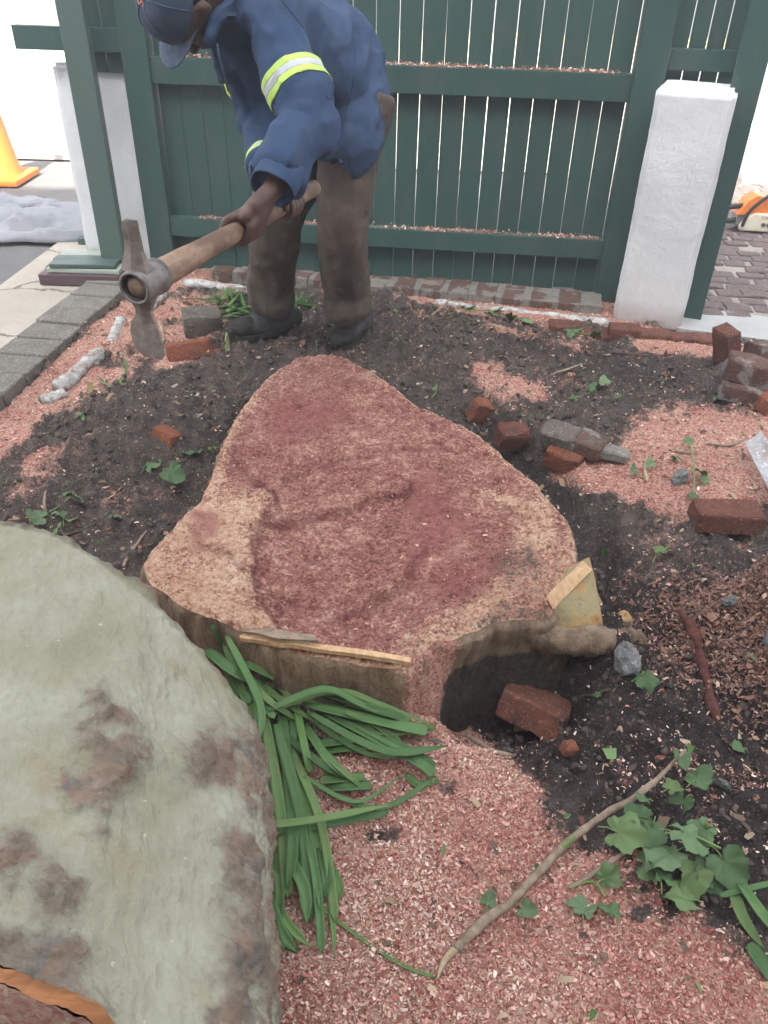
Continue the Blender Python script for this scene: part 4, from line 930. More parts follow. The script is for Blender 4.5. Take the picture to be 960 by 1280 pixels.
    tr = BVHTree.FromPolygons([Vector(v) for v in c.v], c.f)
    tn = (cf*.55+cu*.75+cl*.15).normalized()
    vw = (Vector(_c)-hd(.07, .09, .0)).normalized(); tn = (vw*.7+tn*.5).normalized()
    tr_ = (Vector((0.10, 0.1, 1))); rt = (tr_-tn*tr_.dot(tn)).normalized(); up = tn.cross(rt)
    emboss('STIHL', 'lettering', .036, CAPTXT(hd), rt, up, tn, M_PRINT, capo, tr)
    # ---- trousers
    b = MB()
    b.tube([pel+Vector((.01, .03, .02)), pel+Vector((.01, .03, -.03)), (hipL+hipR)/2-Vector((0, -.02, .06))], [(.15, .13), (.17, .145), (.17, .14)], 20, lat=latp)
    for hp, kn, an, sx in ((hipL, kneeL, ankL, .0), (hipR, kneeR, ankR, 0.)):
        b.tube([hp+Vector((0, .01, .02)), hp.lerp(kn, .5), kn, kn.lerp(an, .5), an+Vector((0, 0, .06)), an+Vector((0, 0, -.015))], [(.115, .12), (.108, .11), (.092, .092), (.086, .088), (.092, .094), (.09, .092)], 22, sub=4, round_=False)
        for k, (dz, r_) in enumerate(((.00, .094), (.04, .092), (.08, .0925))):    # stacked folds at the hem
            b.tube([an+Vector((.004*(-1)**k, 0, dz-.012)), an+Vector((0, .004*(-1)**k, dz+.012))], [(r_, r_*.97)]*2, 20)
        bl = kn+Vector((0, -.01, .02)); b.ball(bl, (.08, .085, .09))
    me = remesh(b, .008, 4, org); wrinkle(me, .026, 8, 101, org, (1.2, 1.2, .4)); wrinkle(me, .010, 15, 105, org, (1.2, 1.2, .7)); link('trousers', me, M_TROUS, man, True)
    # ---- jacket
    b = MB()
    wa = pel.lerp(nk, .32)
    b.tube([nk+lat*.0+Vector((0, .02, -.02)), nk.lerp(pel, .3)+Vector((0, 0, -.03)), wa+Vector((0, 0, -.03)), pel+Vector((-.005, -.0, .06))], [(.20, .125), (.20, .15), (.19, .165), (.17, .175)], 26, lat=lat, sub=4)
    b.tube([shR, nk+Vector((0, 0, .02)), shL], [.085, .11, .085], 16)
    b.tube([Q(288, 58, 2.74), Q(312, 92, 2.80), Q(345, 135, 2.9), Q(378, 172, 3.0)], [(.06, .09), (.065, .10), (.065, .10), (.06, .08)], 18, sub=4)
    # skirt of the jacket hanging over the hip, near side
    sk = [pel+Vector((-.005, -.01, .09)), pel+Vector((.0, -.045, -.02)), Q(420, 168, 3.10), Q(408, 203, 3.06)]
    b.tube(sk, [(.165, .175), (.165, .165), (.135, .14), (.115, .12)], 26, lat=latp, sub=4, round_=False)
    for S_, E_, W_, e1 in ((shL, elL, wrL, .80), (shR, elR, wrR, .72)):
        cu2 = E_.lerp(W_, e1)
        b.tube([S_+(S_-E_).normalized()*.03, S_.lerp(E_, .45), E_, E_.lerp(cu2, .5), cu2], [.095, .081, .070, .062, .058], 20, sub=5, round_=False)
        for q in (.72, .84, .95, 1.06): 
            c0 = S_.lerp(E_, q) if q < 1 else E_.lerp(W_, q-1)
            b.ball(c0, (.070+.006*random.random(),)*3, seg=14, rings=8)
    b.tube([hd(-.15, -.06, .07), hd(-.165, .02, .085), nk.lerp(hc, .35)+Vector((0, -.05, -.10)), hd(-.16, .06, -.06)], [.03, .035, .035, .025], 12, sub=3)   # collar
    b.tube([Q(262, 44, 2.60), Q(268, 18, 2.66), Q(285, -8, 2.74)], [.04, .062, .07], 14, sub=3); b.tube([Q(270, 62, 2.64), Q(280, 80, 2.68), Q(296, 96, 2.74)], [.03, .045, .05], 14, sub=3)
    me = remesh(b, .008, 3, org); wrinkle(me, .040, 6.5, 111, org, (1.35, .7, .75)); wrinkle(me, .018, 14, 117, org, (1.2, .6, .8)); jk = link('jacket', me, M_JACKET, man, True)
    jt = BVHTree.FromPolygons([v.co+org for v in me.vertices], [tuple(p.vertices) for p in me.polygons])
    def seam(pts, name, r=.0022, n=14):
        P = []
        for (a, b), (c_, d_) in zip(pts[:-1], pts[1:]):
            for k in range(n):
                q = k/n; dr = Vector(ray(a+(c_-a)*q, b+(d_-b)*q)).normalized(); h_ = jt.ray_cast(Vector(_c), dr)
                if h_[0] is not None and (not P or (h_[0]-P[-1]).length < .06): P.append(h_[0]+h_[1]*.0005)
        if len(P) > 3: MB().tube(P, r, 6).build(name, M_JACKET, jk, smooth=True, org=org)
    seam([(352, 0), (380, 36), (398, 72), (406, 112)], 'seam'); seam([(448, 40), (440, 110), (428, 170), (420, 196)], 'seam')
    seam([(412, 96), (448, 104)], 'pocket_flap', .003); seam([(412, 96), (408, 122), (442, 132), (448, 104)], 'pocket_flap', .0018)
    # collar flap and front edge with its pale facing
    fe = MB(); fe.tube([Q(272, 56, 2.60), Q(276, 78, 2.60), Q(285, 112, 2.64)], [(.008, .003), (.010, .003), (.007, .003)], 8, sub=4); fe.build('front_facing', M_BRIM, jk, smooth=True, org=org)
    for A_, B_, q_, r_ in ((elL, wrL, .93, .058), (elR, wrR, .85, .058)):
        e_ = A_.lerp(B_, q_); d_ = (B_-A_).normalized(); cf_ = MB(); n_ = 26; u1 = d_.orthogonal().normalized(); u2 = d_.cross(u1)
        sec_ = ((-.060, 1.02), (-.050, 1.10), (.016, 1.08), (.020, 1.05), (.016, .97), (-.05, .92))
        cf_.add([e_+d_*a_+(u1*math.cos(2*math.pi*j/n_)+u2*math.sin(2*math.pi*j/n_))*r_*k_*(1+.05*math.sin(3*2*math.pi*j/n_)) for a_, k_ in sec_ for j in range(n_)], [(i*n_+j, i*n_+(j+1) % n_, ((i+1) % 6)*n_+(j+1) % n_, ((i+1) % 6)*n_+j) for i in range(6) for j in range(n_)])
        cf_.build('cuff', M_JACKET, jk, smooth=True, rough=.003, org=org)
    def band(A, B, t0, t1, w, mat, name, lift):
        d = (B-A).normalized(); bm = bmesh.new(); bm.from_mesh(jk.data)
        for v in bm.verts: v.co += org
        bmesh.ops.delete(bm, geom=[v for v in bm.verts if (lambda q: not (t0-.06 < q.dot(d) < t1+.06 and (q-d*q.dot(d)).length < w))(v.co-A)], context='VERTS')
        for tt, s_ in ((t0, 1), (t1, -1)):
            bmesh.ops.bisect_plane(bm, geom=bm.verts[:]+bm.edges[:]+bm.faces[:], plane_co=A+d*tt, plane_no=d*s_, clear_inner=True)
        bm.normal_update()
        for v in bm.verts: v.co += v.normal*lift-org
        m_ = bpy.data.meshes.new(name); bm.to_mesh(m_); bm.free(); o = link(name, m_, mat, jk, True)
        sd = o.modifiers.new('s', 'SOLIDIFY'); sd.thickness = .002; return o
    L1 = (elL-shL).length; k = L1*.70
    for a_, b_, mt in ((-.030, -.011, M_LIME), (-.0105, .0105, M_SILVER), (.011, .030, M_LIME)): band(shL, elL, k+a_, k+b_, .115, mt, 'reflective_band', .003)
    L2 = (wrR-elR).length; k = L2*.60
    for a_, b_, mt in ((-.030, -.011, M_LIME), (-.0105, .0105, M_SILVER), (.011, .030, M_LIME)): band(elR, wrR, k+a_, k+b_, .10, mt, 'reflective_band', .003)
    k = (elR-shR).length*.72
    band(shR, elR, k-.03, k+.03, .11, M_LIME, 'reflective_band', .003)
    # ---- boots
    def boot(an, toe, heel, label):
        f = Vector((toe.x-heel.x, toe.y-heel.y, 0)); ln = f.length; f.normalize(); sd = Vector((f.y, -f.x, 0)); z0 = min(toe.z, heel.z)
        base = Vector((heel.x, heel.y, z0)); up = Vector((0, 0, 1)); P = lambda s_, h_, w_=0: base+f*s_*ln+up*h_+sd*w_
        m = MB(); sec = [(-.02, .035, .036, .05), (.12, .05, .043, .06), (.3, .055, .043, .062), (.48, .048, .044, .052), (.66, .042, .05, .044), (.82, .038, .05, .036), (.94, .034, .042, .030), (1.0, .028, .026, .022)]
        m.tube([P(s_, h_) for s_, h_, w_, t_ in sec], [(w_, t_) for s_, h_, w_, t_ in sec], 20, lat=sd, sub=3)
        m.tube([P(.22, .03), P(.2, .09), an+up*.03], [(.048, .06), (.047, .056), (.05, .056)], 18, lat=sd)
        me = remesh(m, .006, 4, org)
        V = coords(me); lo = z0+.012-org.z; V[:, 2] = np.where(V[:, 2] < lo, lo+(V[:, 2]-lo)*.1, V[:, 2]); setco(me, V); wrinkle(me, .004, 22, 131, org)
        bt = link('boot', me, M_BOOT, man, True); bt['label'] = label
        so = MB(); ol = [(-.06, .0), (-.05, .03), (.05, .040), (.2, .040), (.38, .034), (.55, .044), (.72, .052), (.86, .048), (.97, .032), (1.02, 0)]
        ring = [(a_, w_) for a_, w_ in ol]+[(a_, -w_) for a_, w_ in ol[-2:0:-1]]
        so.hexa([P(a_, -.012, w_*1.04) for a_, w_ in ring], [P(a_, .016, w_*1.04) for a_, w_ in ring]); so.build('sole', M_SOLE, bt, bevel=.003, org=org)
        la = MB()
        for q, hh in ((.40, .098), (.46, .094), (.52, .088), (.58, .082)):
            la.tube([P(q, hh-.012, -.028), P(q+.01, hh+.004, 0), P(q, hh-.012, .028)], .0032, 6, sub=4)
        la.build('lace', M_SILVER, bt, org=org)
        tc = MB(); tc.tube([P(.74, .040), P(.86, .037), P(.96, .034), P(1.01, .027)], [(.053, .046), (.052, .0395), (.042, .032), (.026, .022)], 18, lat=sd, sub=3); tc.build('toe_cap', M_SOLE, bt, smooth=True, org=org)
    def onground(px, py, z):
        p = G(px, py, z); return Vector((p.x, p.y, HZ(p.x, p.y)+.012))
    tL, hL = onground(421, 436, .08), Vector((ankL.x+.01, ankL.y+.05, 0)); tR = onground(292, 428, .07); hR = Vector((ankR.x+.05, ankR.y+.03, 0))
    d = (tL-hL); d.z = 0; hL = Vector((tL.x, tL.y, 0))-d.normalized()*.275; hL.z = HZ(hL.x, hL.y)+.012
    d = (tR-hR); d.z = 0; hR = Vector((tR.x, tR.y, 0))-d.normalized()*.285; hR.z = HZ(hR.x, hR.y)+.012
    boot(ankL, tL, hL, 'dusty black boot pointing at the stump'); boot(ankR, tR, hR, 'dusty black boot beside the cut green leaves')
    # ---- the pick he holds
    pk = thing('mattock', 'wooden handled mattock with a grey steel head held by the man', 'mattock', hA)
    e2 = Vector((0, 0, 1)); e2 = (e2-hdir*e2.dot(hdir)).normalized(); e1 = hdir.cross(e2)
    if e1.x < 0: e1 = -e1
    hl = (hB-hA).length
    m = MB(); m.tube([hA-hdir*.004, hA+hdir*.06, hA+hdir*.14, hA+hdir*.3, hA+hdir*.5, hA+hdir*(hl-.08), hB], [(.031, .030), (.031, .035), (.029, .033), (.025, .028), (.022, .025), (.021, .024), (.023, .026)], 18, lat=e1, sub=5)
    m.build('handle', M_HANDLE, pk, smooth=True)
    m = MB(); sec = [(-.034, .038, .036), (-.03, .041, .039), (.0, .040, .039), (.045, .038, .041), (.062, .038, .041)]
    n = 24; vs = []
    for s_, a_, b_ in sec+[(.062, .033, .037), (-.030, .033, .031), (-.034, .033, .031)]:
        for j in range(n): an = 2*math.pi*j/n; vs.append(hA+hdir*s_+e1*a_*math.cos(an)+e2*b_*math.sin(an))
    ns = len(sec)+3; m.add(vs, [(i*n+j, i*n+(j+1) % n, ((i+1) % ns)*n+(j+1) % n, ((i+1) % ns)*n+j) for i in range(ns) for j in range(n)])
    m.build('socket', M_STEELB, pk, smooth=True)
    def blade(name, secs, mat):
        m = MB(); n = len(secs); vs = []
        for (z_, xo, w_, th, yo) in secs:
            c_ = hA+e2*z_+e1*xo+hdir*yo
            vs += [c_-e1*w_/2-hdir*th*.3, c_-hdir*th/2, c_+e1*w_/2-hdir*th*.3, c_+e1*w_/2+hdir*th*.3, c_+hdir*th/2, c_-e1*w_/2+hdir*th*.3]
        fs = [(i*6+j, i*6+(j+1) % 6, (i+1)*6+(j+1) % 6, (i+1)*6+j) for i in range(n-1) for j in range(6)]+[tuple(range(6))[::-1], tuple(range((n-1)*6, n*6))]
        m.add(vs, fs); return m.build(name, mat, pk, smooth=False, rough=.0012, bevel=.0015)
    blade('upper_blade', [(.030, -.008, .07, .05, 0), (.05, -.008, .058, .036, 0), (.075, -.006, .044, .022, -.002), (.10, -.003, .042, .014, -.004), (.125, .0, .042, .010, -.008), (.140, .003, .040, .008, -.010), (.147, .008, .028, .006, -.011)], M_STEEL)
    blade('lower_blade', [(-.028, -.006, .066, .05, 0), (-.045, -.006, .052, .034, 0), (-.06, -.006, .040, .022, -.002), (-.075, -.006, .046, .016, -.003), (-.090, -.008, .066, .012, -.006), (-.115, -.006, .082, .010, -.010), (-.14, .0, .086, .008, -.016), (-.158, .008, .076, .006, -.02), (-.170, .014, .050, .005, -.022)], M_STEEL)
def CAPTXT(hd): return Q(168, 14, 2.5)
make_man()

# ------------------------------------------------------------------ loose bricks and stones
def rotm(yaw, pitch=0, roll=0): return Matrix.Rotation(yaw, 3, 'Z') @ Matrix.Rotation(pitch, 3, 'Y') @ Matrix.Rotation(roll, 3, 'X')
BS = {}
def brick(label, px, py, z, yaw, pitch=0, roll=0, mat=M_BRICK, d=(.215, .104, .072), seed=0, rough=.006, dz=None, chip=.12, name='brick', cat='brick', parent=None):
    me = brickmesh(name, d, mat, rough, seed, 4, chip)
    p = G(px, py, z); o = link(name, me, None, parent)
    if dz is not None: p.z = HZ(p.x, p.y)+dz
    o.location = p-ROOT(parent) if parent else p; o.rotation_euler = rotm(yaw, pitch, roll).to_euler()
    if not parent: tag(o, label, cat, 'loose bricks')
    return o
brick('grey caked brick beside the cut leaves, left of the man\'s boot', 253, 402, .115, .3, .0, .12, M_BRICKG, (.17, .12, .10), 1)
brick('bright orange broken brick between the pick head and the boot', 237, 437, .075, .22, -.10, -.3, M_BRICKO, (.20, .11, .075), 2, .010)
brick('red brick standing on end at the back of the pile by the threshold', 908, 434, .10, .5, 1.25, .15, M_BRICK, (.19, .105, .075), 3)
brick('large dark red brick lying on top of the pile at the right edge', 946, 464, .13, -.22, .12, .05, M_BRICKD, (.25, .12, .09), 4, .008)
brick('mortar stained brick at the bottom of the pile at the right edge', 938, 492, .05, -.3, .10, 0, M_BRICKD, (.24, .115, .07), 5)
brick('dark brick behind the others in the pile at the right edge', 962, 440, .09, .3, .1, -.2, M_BRICKD, (.2, .11, .08), 6)
brick('orange brick end at the right edge below the pile', 966, 506, .04, .6, 0, .2, M_BRICKO, (.12, .1, .07), 7)
brick('flat red brick lying just left of the sawdust heap', 908, 645, .055, -.03, .02, .03, M_BRICK, (.21, .105, .07), 8, .004, chip=.05)
brick('soil smeared red brick lying down in the hole beside the stump', 668, 886, -.10, -.45, .16, -.36, M_BRICKS, (.175, .115, .085), 9, .008)
brick('orange brick end half buried in the soil left of the stump', 207, 553, .09, 1.2, .3, .2, M_BRICKO, (.07, .09, .10), 10, .008, name='brick_end')
brick('orange brick fragment in the trench wall, upper right of the stump', 598, 513, .03, .5, .4, .3, M_BRICKO, (.08, .06, .09), 11, .010, name='brick_end')
brick('dark red brick fragment between the trench and the broken masonry', 640, 545, .0, .3, .1, .3, M_BRICK, (.12, .08, .08), 12, .01, name='brick_end')
brick('small orange brick crumb in front of the hole', 711, 935, .02, .3, .2, .1, M_BRICKO, (.035, .03, .03), 13, .006, name='brick_crumb', cat='brick crumb')
p0 = G(730, 555, .05)
ch = thing('masonry_chunk', 'broken chunk of mortared bricks at the edge of the trench', 'masonry', p0)
brick('', 700, 545, .075, -.45, .05, .1, M_BRICKG, (.13, .11, .06), 21, .007, name='brick', parent=ch)
brick('', 738, 556, .07, -.5, .08, .05, M_BRICKE, (.10, .11, .055), 22, .006, name='brick', parent=ch)
brick('', 706, 572, .02, -.5, .1, .2, M_BRICKO, (.13, .09, .075), 23, .009, name='brick', parent=ch)
brick('', 764, 566, .055, -.25, .1, .05, M_MORTAR, (.12, .06, .035), 24, .009, name='mortar', parent=ch)
brick('', 718, 555, .055, -.45, .05, .05, M_MORTAR, (.03, .11, .07), 25, .008, name='mortar', parent=ch)
for i, x in enumerate((705, 742, 780, 818, 856, 892)):
    brick(('terracotta brick set flush below the threshold, directly in front of the white pillar', 'flush terracotta brick just right of the one in front of the white pillar', 'flush terracotta brick under the pillar\'s right corner', 'flush terracotta brick at the left end of the threshold', 'flush terracotta brick below the threshold, left of the upright brick', 'flush terracotta brick behind the upright brick')[i], x, 410+i*3.4, .005, -.1, 0, 0, M_BRICK, (.15, .10, .07), 30+i, .004, dz=-.018)
def stone_(label, px, py, dz, d, seed, mat=M_ROCK):
    bm = bmesh.new(); bmesh.ops.create_icosphere(bm, subdivisions=3, radius=1)
    for v in bm.verts:
        q = v.co+Vector((seed*7, 0, 0)); k = 1+.35*mnoise.noise(q*1.3); v.co = Vector((round(v.co.x*k*2.2)/2.2*.5+v.co.x*k*.5, v.co.y*k, v.co.z*k)); v.co = Vector((v.co.x*d[0], v.co.y*d[1], v.co.z*d[2]))+mnoise.noise_vector(q*3)*d[0]*.12
    me = bpy.data.meshes.new('stone'); bm.to_mesh(me); bm.free(); p = G(px, py, .02); o = link('stone', me, mat, smooth=False); o.location = (p.x, p.y, HZ(p.x, p.y)+dz); o.rotation_euler = (.3, seed, seed*2.); tag(o, label, 'stone', 'stones in the soil')
stone_('pale grey pointed stone right of the brick in the hole', 776, 848, .01, (.034, .028, .042), 1)
stone_('grey stone beside the vine leaves, above the flat red brick', 848, 605, .015, (.026, .02, .035), 2)
stone_('pale grey stone near the right edge beside the red root', 948, 832, .01, (.02, .02, .03), 3)
stone_('small grey stone under the sawdust heap', 898, 788, .0, (.035, .02, .015), 4)
stone_('flat grey stone near the right edge, above the cut leaf piece', 905, 975, .0, (.02, .02, .008), 5)

# ------------------------------------------------------------------ branch, roots, twigs
def gpts(pts, lift): 
    out = []
    for a in pts:
        z = a[2] if len(a) > 2 else None
        p = G(a[0], a[1], 0.02); h = HZ(p.x, p.y); p = G(a[0], a[1], h); h = HZ(p.x, p.y); p = G(a[0], a[1], h+(z or 0)+lift); out.append(p)
    return out
br = thing('branch', 'long bare forked branch lying across the pink sawdust', 'branch', G(700, 1060))
P = gpts([(572, 1184, .004), (605, 1150, .01), (640, 1126), (700, 1062, .012), (745, 1026, .02), (800, 991, .03), (828, 968, .04), (857, 938, .06)], .009)
MB().tube(P, [.0092, .0094, .009, .0085, .0075, .006, .005, .004], 12, sub=6).build('stem', M_TWIG, br, rough=.0035, smooth=True)
MB().tube([P[0]+(P[0]-P[1]).normalized()*.0]+gpts([(556, 1200), (547, 1222)], .006), [.008, .006, .0025], 10, sub=4).build('split_end', M_DRY, br, smooth=True)
MB().tube(gpts([(712, 1108), (738, 1095), (765, 1076, .015), (803, 1050, .03)], .006), [.004, .0055, .005, .003], 8, sub=4).build('side_shoot', M_TWIG, br, rough=.003, smooth=True)
MB().tube([P[3], P[3]+Vector((.02, .01, .015)), P[3]+Vector((.03, .02, .018))], [.006, .004, .003], 8).build('bud', M_STEMG, br, smooth=True)
rt = thing('root', 'red brown broken root sticking out of the soil on the right', 'root', G(880, 840, .02))
MB().tube([G(852, 765, .11), G(866, 790, .10), G(880, 838, .06), G(890, 880, .03), G(897, 918, -.02)], [.007, .012, .010, .012, .006], 14, sub=7).build('stem', M_ROOT, rt, rough=.008, smooth=True)
fb = MB()
for k in range(9): a = G(853, 767, .11); fb.tube([a, a+Vector((random.uniform(-.015, .05), random.uniform(-.02, .02), random.uniform(-.02, .012)))], [.006, .002], 6)
fb.build('frayed_end', M_DTWIG, rt, rough=.004)
TW = [([(155, 706), (168, 684), (183, 664)], .0055, M_TWIG, 'grey twig leaning between the log and the stump'), ([(58, 645), (56, 628), (57, 612)], .005, M_TWIG, 'short stub twig among the leaves at the top of the log'),
      ([(686, 470), (705, 463), (727, 455)], .006, M_TWIG, 'thick bare stick lying on the soil near the masonry chunk'), ([(540, 395), (553, 384), (566, 370)], .008, M_TWIG, 'stub of branch pointing up near the brick edging'),
      ([(0, 616), (12, 606), (22, 600)], .004, M_TWIG, 'twig at the left edge of the soil'), ([(130, 590), (160, 596), (190, 610), (215, 622)], .004, M_DTWIG, 'long dark root lying over the soil heap on the left'),
      ([(660, 480), (672, 470), (690, 463)], .004, M_DTWIG, 'thin dark twig left of the thick bare stick'), ([(765, 440), (810, 445), (850, 442)], .005, M_DTWIG, 'thin dark twig in front of the white pillar'),
      ([(836, 562), (856, 566), (872, 566)], .005, M_TWIG, 'twig above the vine sprig at the right'), ([(808, 600), (806, 585), (808, 575)], .006, M_DRY, 'pale dry stub in the sawdust right of the masonry chunk'),
      ([(86, 668), (105, 662), (118, 655)], .005, M_DTWIG, 'dark twig lying along the top of the log'), ([(730, 870), (745, 868), (760, 862), (772, 866)], .004, M_DTWIG, 'curled dark root in the soil right of the hole'),
      ([(585, 920), (620, 940), (650, 944)], .006, M_TWIG, 'short twig at the lip of the hole'), ([(885, 555), (915, 556), (932, 548)], .005, M_TWIG, 'twig beside the white shovel blade'),
      ([(575, 1078), (590, 1086), (597, 1098)], .003, M_DTWIG, 'tiny dark twig in the pink sawdust'), ([(132, 588), (150, 585), (165, 600)], .003, M_TWIG, 'thin pale root tip on the soil heap'),
      ([(200, 400), (205, 425), (190, 440)], .006, M_TWIG, 'broken stick under the pick'), ([(405, 1170), (395, 1180), (375, 1183)], .006, M_DRY, 'dry grey stalk at the foot of the strap leaves')]
for pts, r_, mt, lb in TW:
    P = gpts(pts, r_*.8); o = MB().tube(P, [r_]+[r_*.95]*(len(P)-2)+[r_*.6], 8, sub=5).build('twig', mt, rough=.003, smooth=True); tag(o, lb, 'twig', 'twigs on the soil')

# ------------------------------------------------------------------ leaves
def ribbon(P, w, keel=.25, sub=7, twist=0., taper=.2):
    Q_ = []; n = len(P)
    for i in range(n-1):
        a, b, c, d = P[max(i-1, 0)], P[i], P[i+1], P[min(i+2, n-1)]
        for k in range(sub):
            t = k/sub; Q_.append(.5*((2*b)+(c-a)*t+(2*a-5*b+4*c-d)*t*t+(d+3*b-3*c-a)*t**3))
    Q_.append(P[-1]); n = len(Q_); m = MB(); vs = []
    for i, p in enumerate(Q_):
        T = (Q_[min(i+1, n-1)]-Q_[max(i-1, 0)]).normalized(); t = i/(n-1)
        sd = T.cross(Vector((0, 0, 1))); sd = sd.normalized() if sd.length > .05 else Vector((1, 0, 0)); up = sd.cross(T)
        c_, s_ = math.cos(twist*(t-.3)), math.sin(twist*(t-.3)); sd, up = sd*c_+up*s_, up*c_-sd*s_
        ww = w*.5*min(1, .55+t*3)*(1 if t < 1-taper else max(.12, (1-t)/taper))
        vs += [p-sd*ww+up*ww*keel, p-sd*ww*.5+up*ww*keel*.35, p-up*.0008, p+sd*ww*.5+up*ww*keel*.35, p+sd*ww+up*ww*keel]
    vs2 = [v-Vector((0, 0, .0012)) for v in vs]; N = len(vs)
    fs = [(i*5+j, i*5+j+1, (i+1)*5+j+1, (i+1)*5+j) for i in range(n-1) for j in range(4)]
    f2 = [tuple(N+k for k in f[::-1]) for f in fs]
    rimf = [(i*5, (i+1)*5, N+(i+1)*5, N+i*5) for i in range(n-1)]+[((i+1)*5+4, i*5+4, N+i*5+4, N+(i+1)*5+4) for i in range(n-1)]
    rimf += [(j+1, j, N+j, N+j+1) for j in range(4)]+[((n-1)*5+j, (n-1)*5+j+1, N+(n-1)*5+j+1, N+(n-1)*5+j) for j in range(4)]
    return m.add(vs+vs2, fs+f2+rimf)
def straps(label, base, items, cat='cut leaves', jit=0):
    t = thing('strap_leaf_heap', label, cat, base, 'heaps of cut strap leaves')
    for pts, w, mt, tw in items: ribbon(pts, w, random.uniform(.15, .5), 7, tw, random.choice((.04, .08, .3))).build('leaf', mt, t, smooth=True)
items = []
A = [([(268,768,.20),(275,810,.16),(300,850,.10),(330,905,.06),(345,960,.05)],1), ([(283,795,.17),(312,830,.13),(325,880,.08),(322,930,.05)],1), ([(258,812,.12),(290,838,.12),(324,858,.09)],1.5),
     ([(330,890,.05),(342,950,.06),(350,1010,.05),(352,1065,.04),(360,1122,.02)],1.2), ([(345,905,.06),(360,960,.07),(375,1020,.05),(380,1080,.03),(388,1150,.01)],1.2),
     ([(355,930,.05),(372,1010,.05),(392,1080,.03),(405,1140,.015),(402,1192,.01)],1), ([(332,960,.03),(345,1030,.03),(352,1120,.02)],1.3), ([(330,1020,.02),(345,1080,.02),(340,1140,.015),(352,1192,.01)],1),
     ([(328,1080,.03),(338,1130,.03),(350,1198,.01)],1), ([(340,1130,.02),(352,1165,.02),(372,1190,.01)],1), ([(350,870,.06),(352,960,.07),(366,1040,.05),(358,1110,.03)],1.2),
     ([(335,888,.06),(403,862,.12),(450,880,.10),(508,906,.05)],1), ([(380,880,.06),(440,892,.07),(490,905,.06),(535,914,.05)],1.4), ([(385,890,.05),(430,935,.07),(480,938,.06),(560,932,.05)],1),
     ([(395,885,.04),(450,920,.05),(510,945,.04),(542,968,.02)],1.3), ([(392,862,.07),(470,886,.08),(512,900,.05)],1.2), ([(420,900,.03),(480,915,.04),(538,912,.03)],1.3), ([(380,905,.03),(410,950,.05),(440,975,.03)],1),
     ([(370,880,.05),(380,930,.06),(388,965,.03)],1), ([(340,905,.02),(400,955,.05),(432,972,.03)],.9), ([(333,1033,.06),(400,1024,.06),(490,1006,.03)],1), ([(380,970,.03),(420,990,.03),(446,1003,.02),(505,966,.02)],.6),
     ([(398,930,.02),(440,925,.03),(500,920,.02)],1.2), ([(400,975,.03),(430,973,.03),(456,971,.02)],1.2), ([(318,845,.08),(325,862,.07),(345,885,.06)],1), ([(290,815,.12),(296,850,.10),(312,880,.07)],1.1), ([(330,940,.02),(350,985,.03),(352,1020,.02)],1.2),
     ([(362,1075,.03),(380,1110,.03),(384,1155,.02)],1.2), ([(400,1060,.02),(408,1100,.02),(400,1120,.01)],1), ([(300,830,.06),(330,870,.07),(372,900,.04)],1), ([(430,890,.05),(470,905,.05),(500,930,.03)],1.1), ([(336,1050,.01),(350,1100,.02),(346,1160,.01)],1.1)]
A2 = []
for pts, w in A:
    q = pts if len(pts) == 3 else [pts[0], pts[len(pts)//2], pts[-1]] if not 334 < pts[0][0] < 336 or pts[0][1] > 900 else pts
    A2.append((q, w))
    for _ in range(random.choice((1, 1, 2))):
        dx, dy = random.uniform(-16, 22), random.uniform(-14, 18); k = random.uniform(-10, 14); A2.append(([(x+dx*(.3+.5*i)+(k if i else 0), y+dy, z*random.uniform(.3, 1.0)) for i, (x, y, z) in enumerate(q)], w*random.uniform(.6, 1.1)))
for pts, w in A2: items.append((gpts(pts, .006), (.0205*w)*random.uniform(.8, 1.05), random.choice((M_STRAP, M_STRAP, M_STRAP, M_STRAPL)) if w <= 1 else M_STRAP, random.uniform(-.8, .8)))
items.append((gpts([(385,1122,.02),(440,1165),(500,1205),(546,1222)], .005), .006, M_STRAPL, 0))
items.append((gpts([(508,968),(525,982),(548,974)], .006), .02, M_STRAP, .3))
straps('thick heap of long green strap leaves between the log and the stump', G(370, 960), items)
items = []
for k in range(46):
    c = (random.gauss(292, 18), random.gauss(385, 9)); a = random.choice((random.uniform(2.5, 3.9), random.uniform(-.9, .9), random.uniform(1.2, 2.2))); l = random.uniform(28, 62)
    e = (min(c[0]+math.cos(a)*l, 330 if c[1]+math.sin(a)*l*.5 < 400 else 300), max(352, c[1]-math.sin(a)*l*.55)); m_ = ((c[0]+e[0])/2, (c[1]+e[1])/2)
    items.append((gpts([(c[0], c[1], .0), (m_[0], m_[1], random.uniform(.03, .10)), (e[0], e[1], random.uniform(0, .03))], .008), random.uniform(.009, .017), random.choice((M_STRAPL, M_STRAPL, M_STRAP)), random.uniform(-1, 1)))
items.append((gpts([(283, 440), (287, 415, .02), (310, 402, .04), (325, 396, .04)], .008), .012, M_STRAPL, 0)); items.append((gpts([(285, 446), (284, 425, .01), (287, 408, .03)], .008), .02, M_DRY, 0))
straps('tangle of bright green cut leaves beside the man\'s left boot', G(292, 385), items)
items = [(gpts([(c + random.gauss(0, 8), d+random.gauss(0, 4)) if False else (c, d, random.uniform(.0, .02)) for c, d in pts], .008), w, mt, random.uniform(-.5, .5)) for pts, w, mt in
    (([(88,517),(105,505),(128,492)], .02, M_STRAP), ([(95,522),(120,506),(150,488)], .016, M_STRAP), ([(108,526),(112,508),(140,490),(156,468)], .014, M_STRAP), ([(118,500),(140,492),(158,478)], .012, M_STRAPL), ([(155,448),(158,462),(152,480)], .012, M_STRAPL), ([(150,490),(130,478),(122,470)], .010, M_STRAP), ([(84,508),(100,514),(104,526)], .012, M_STRAPL))]
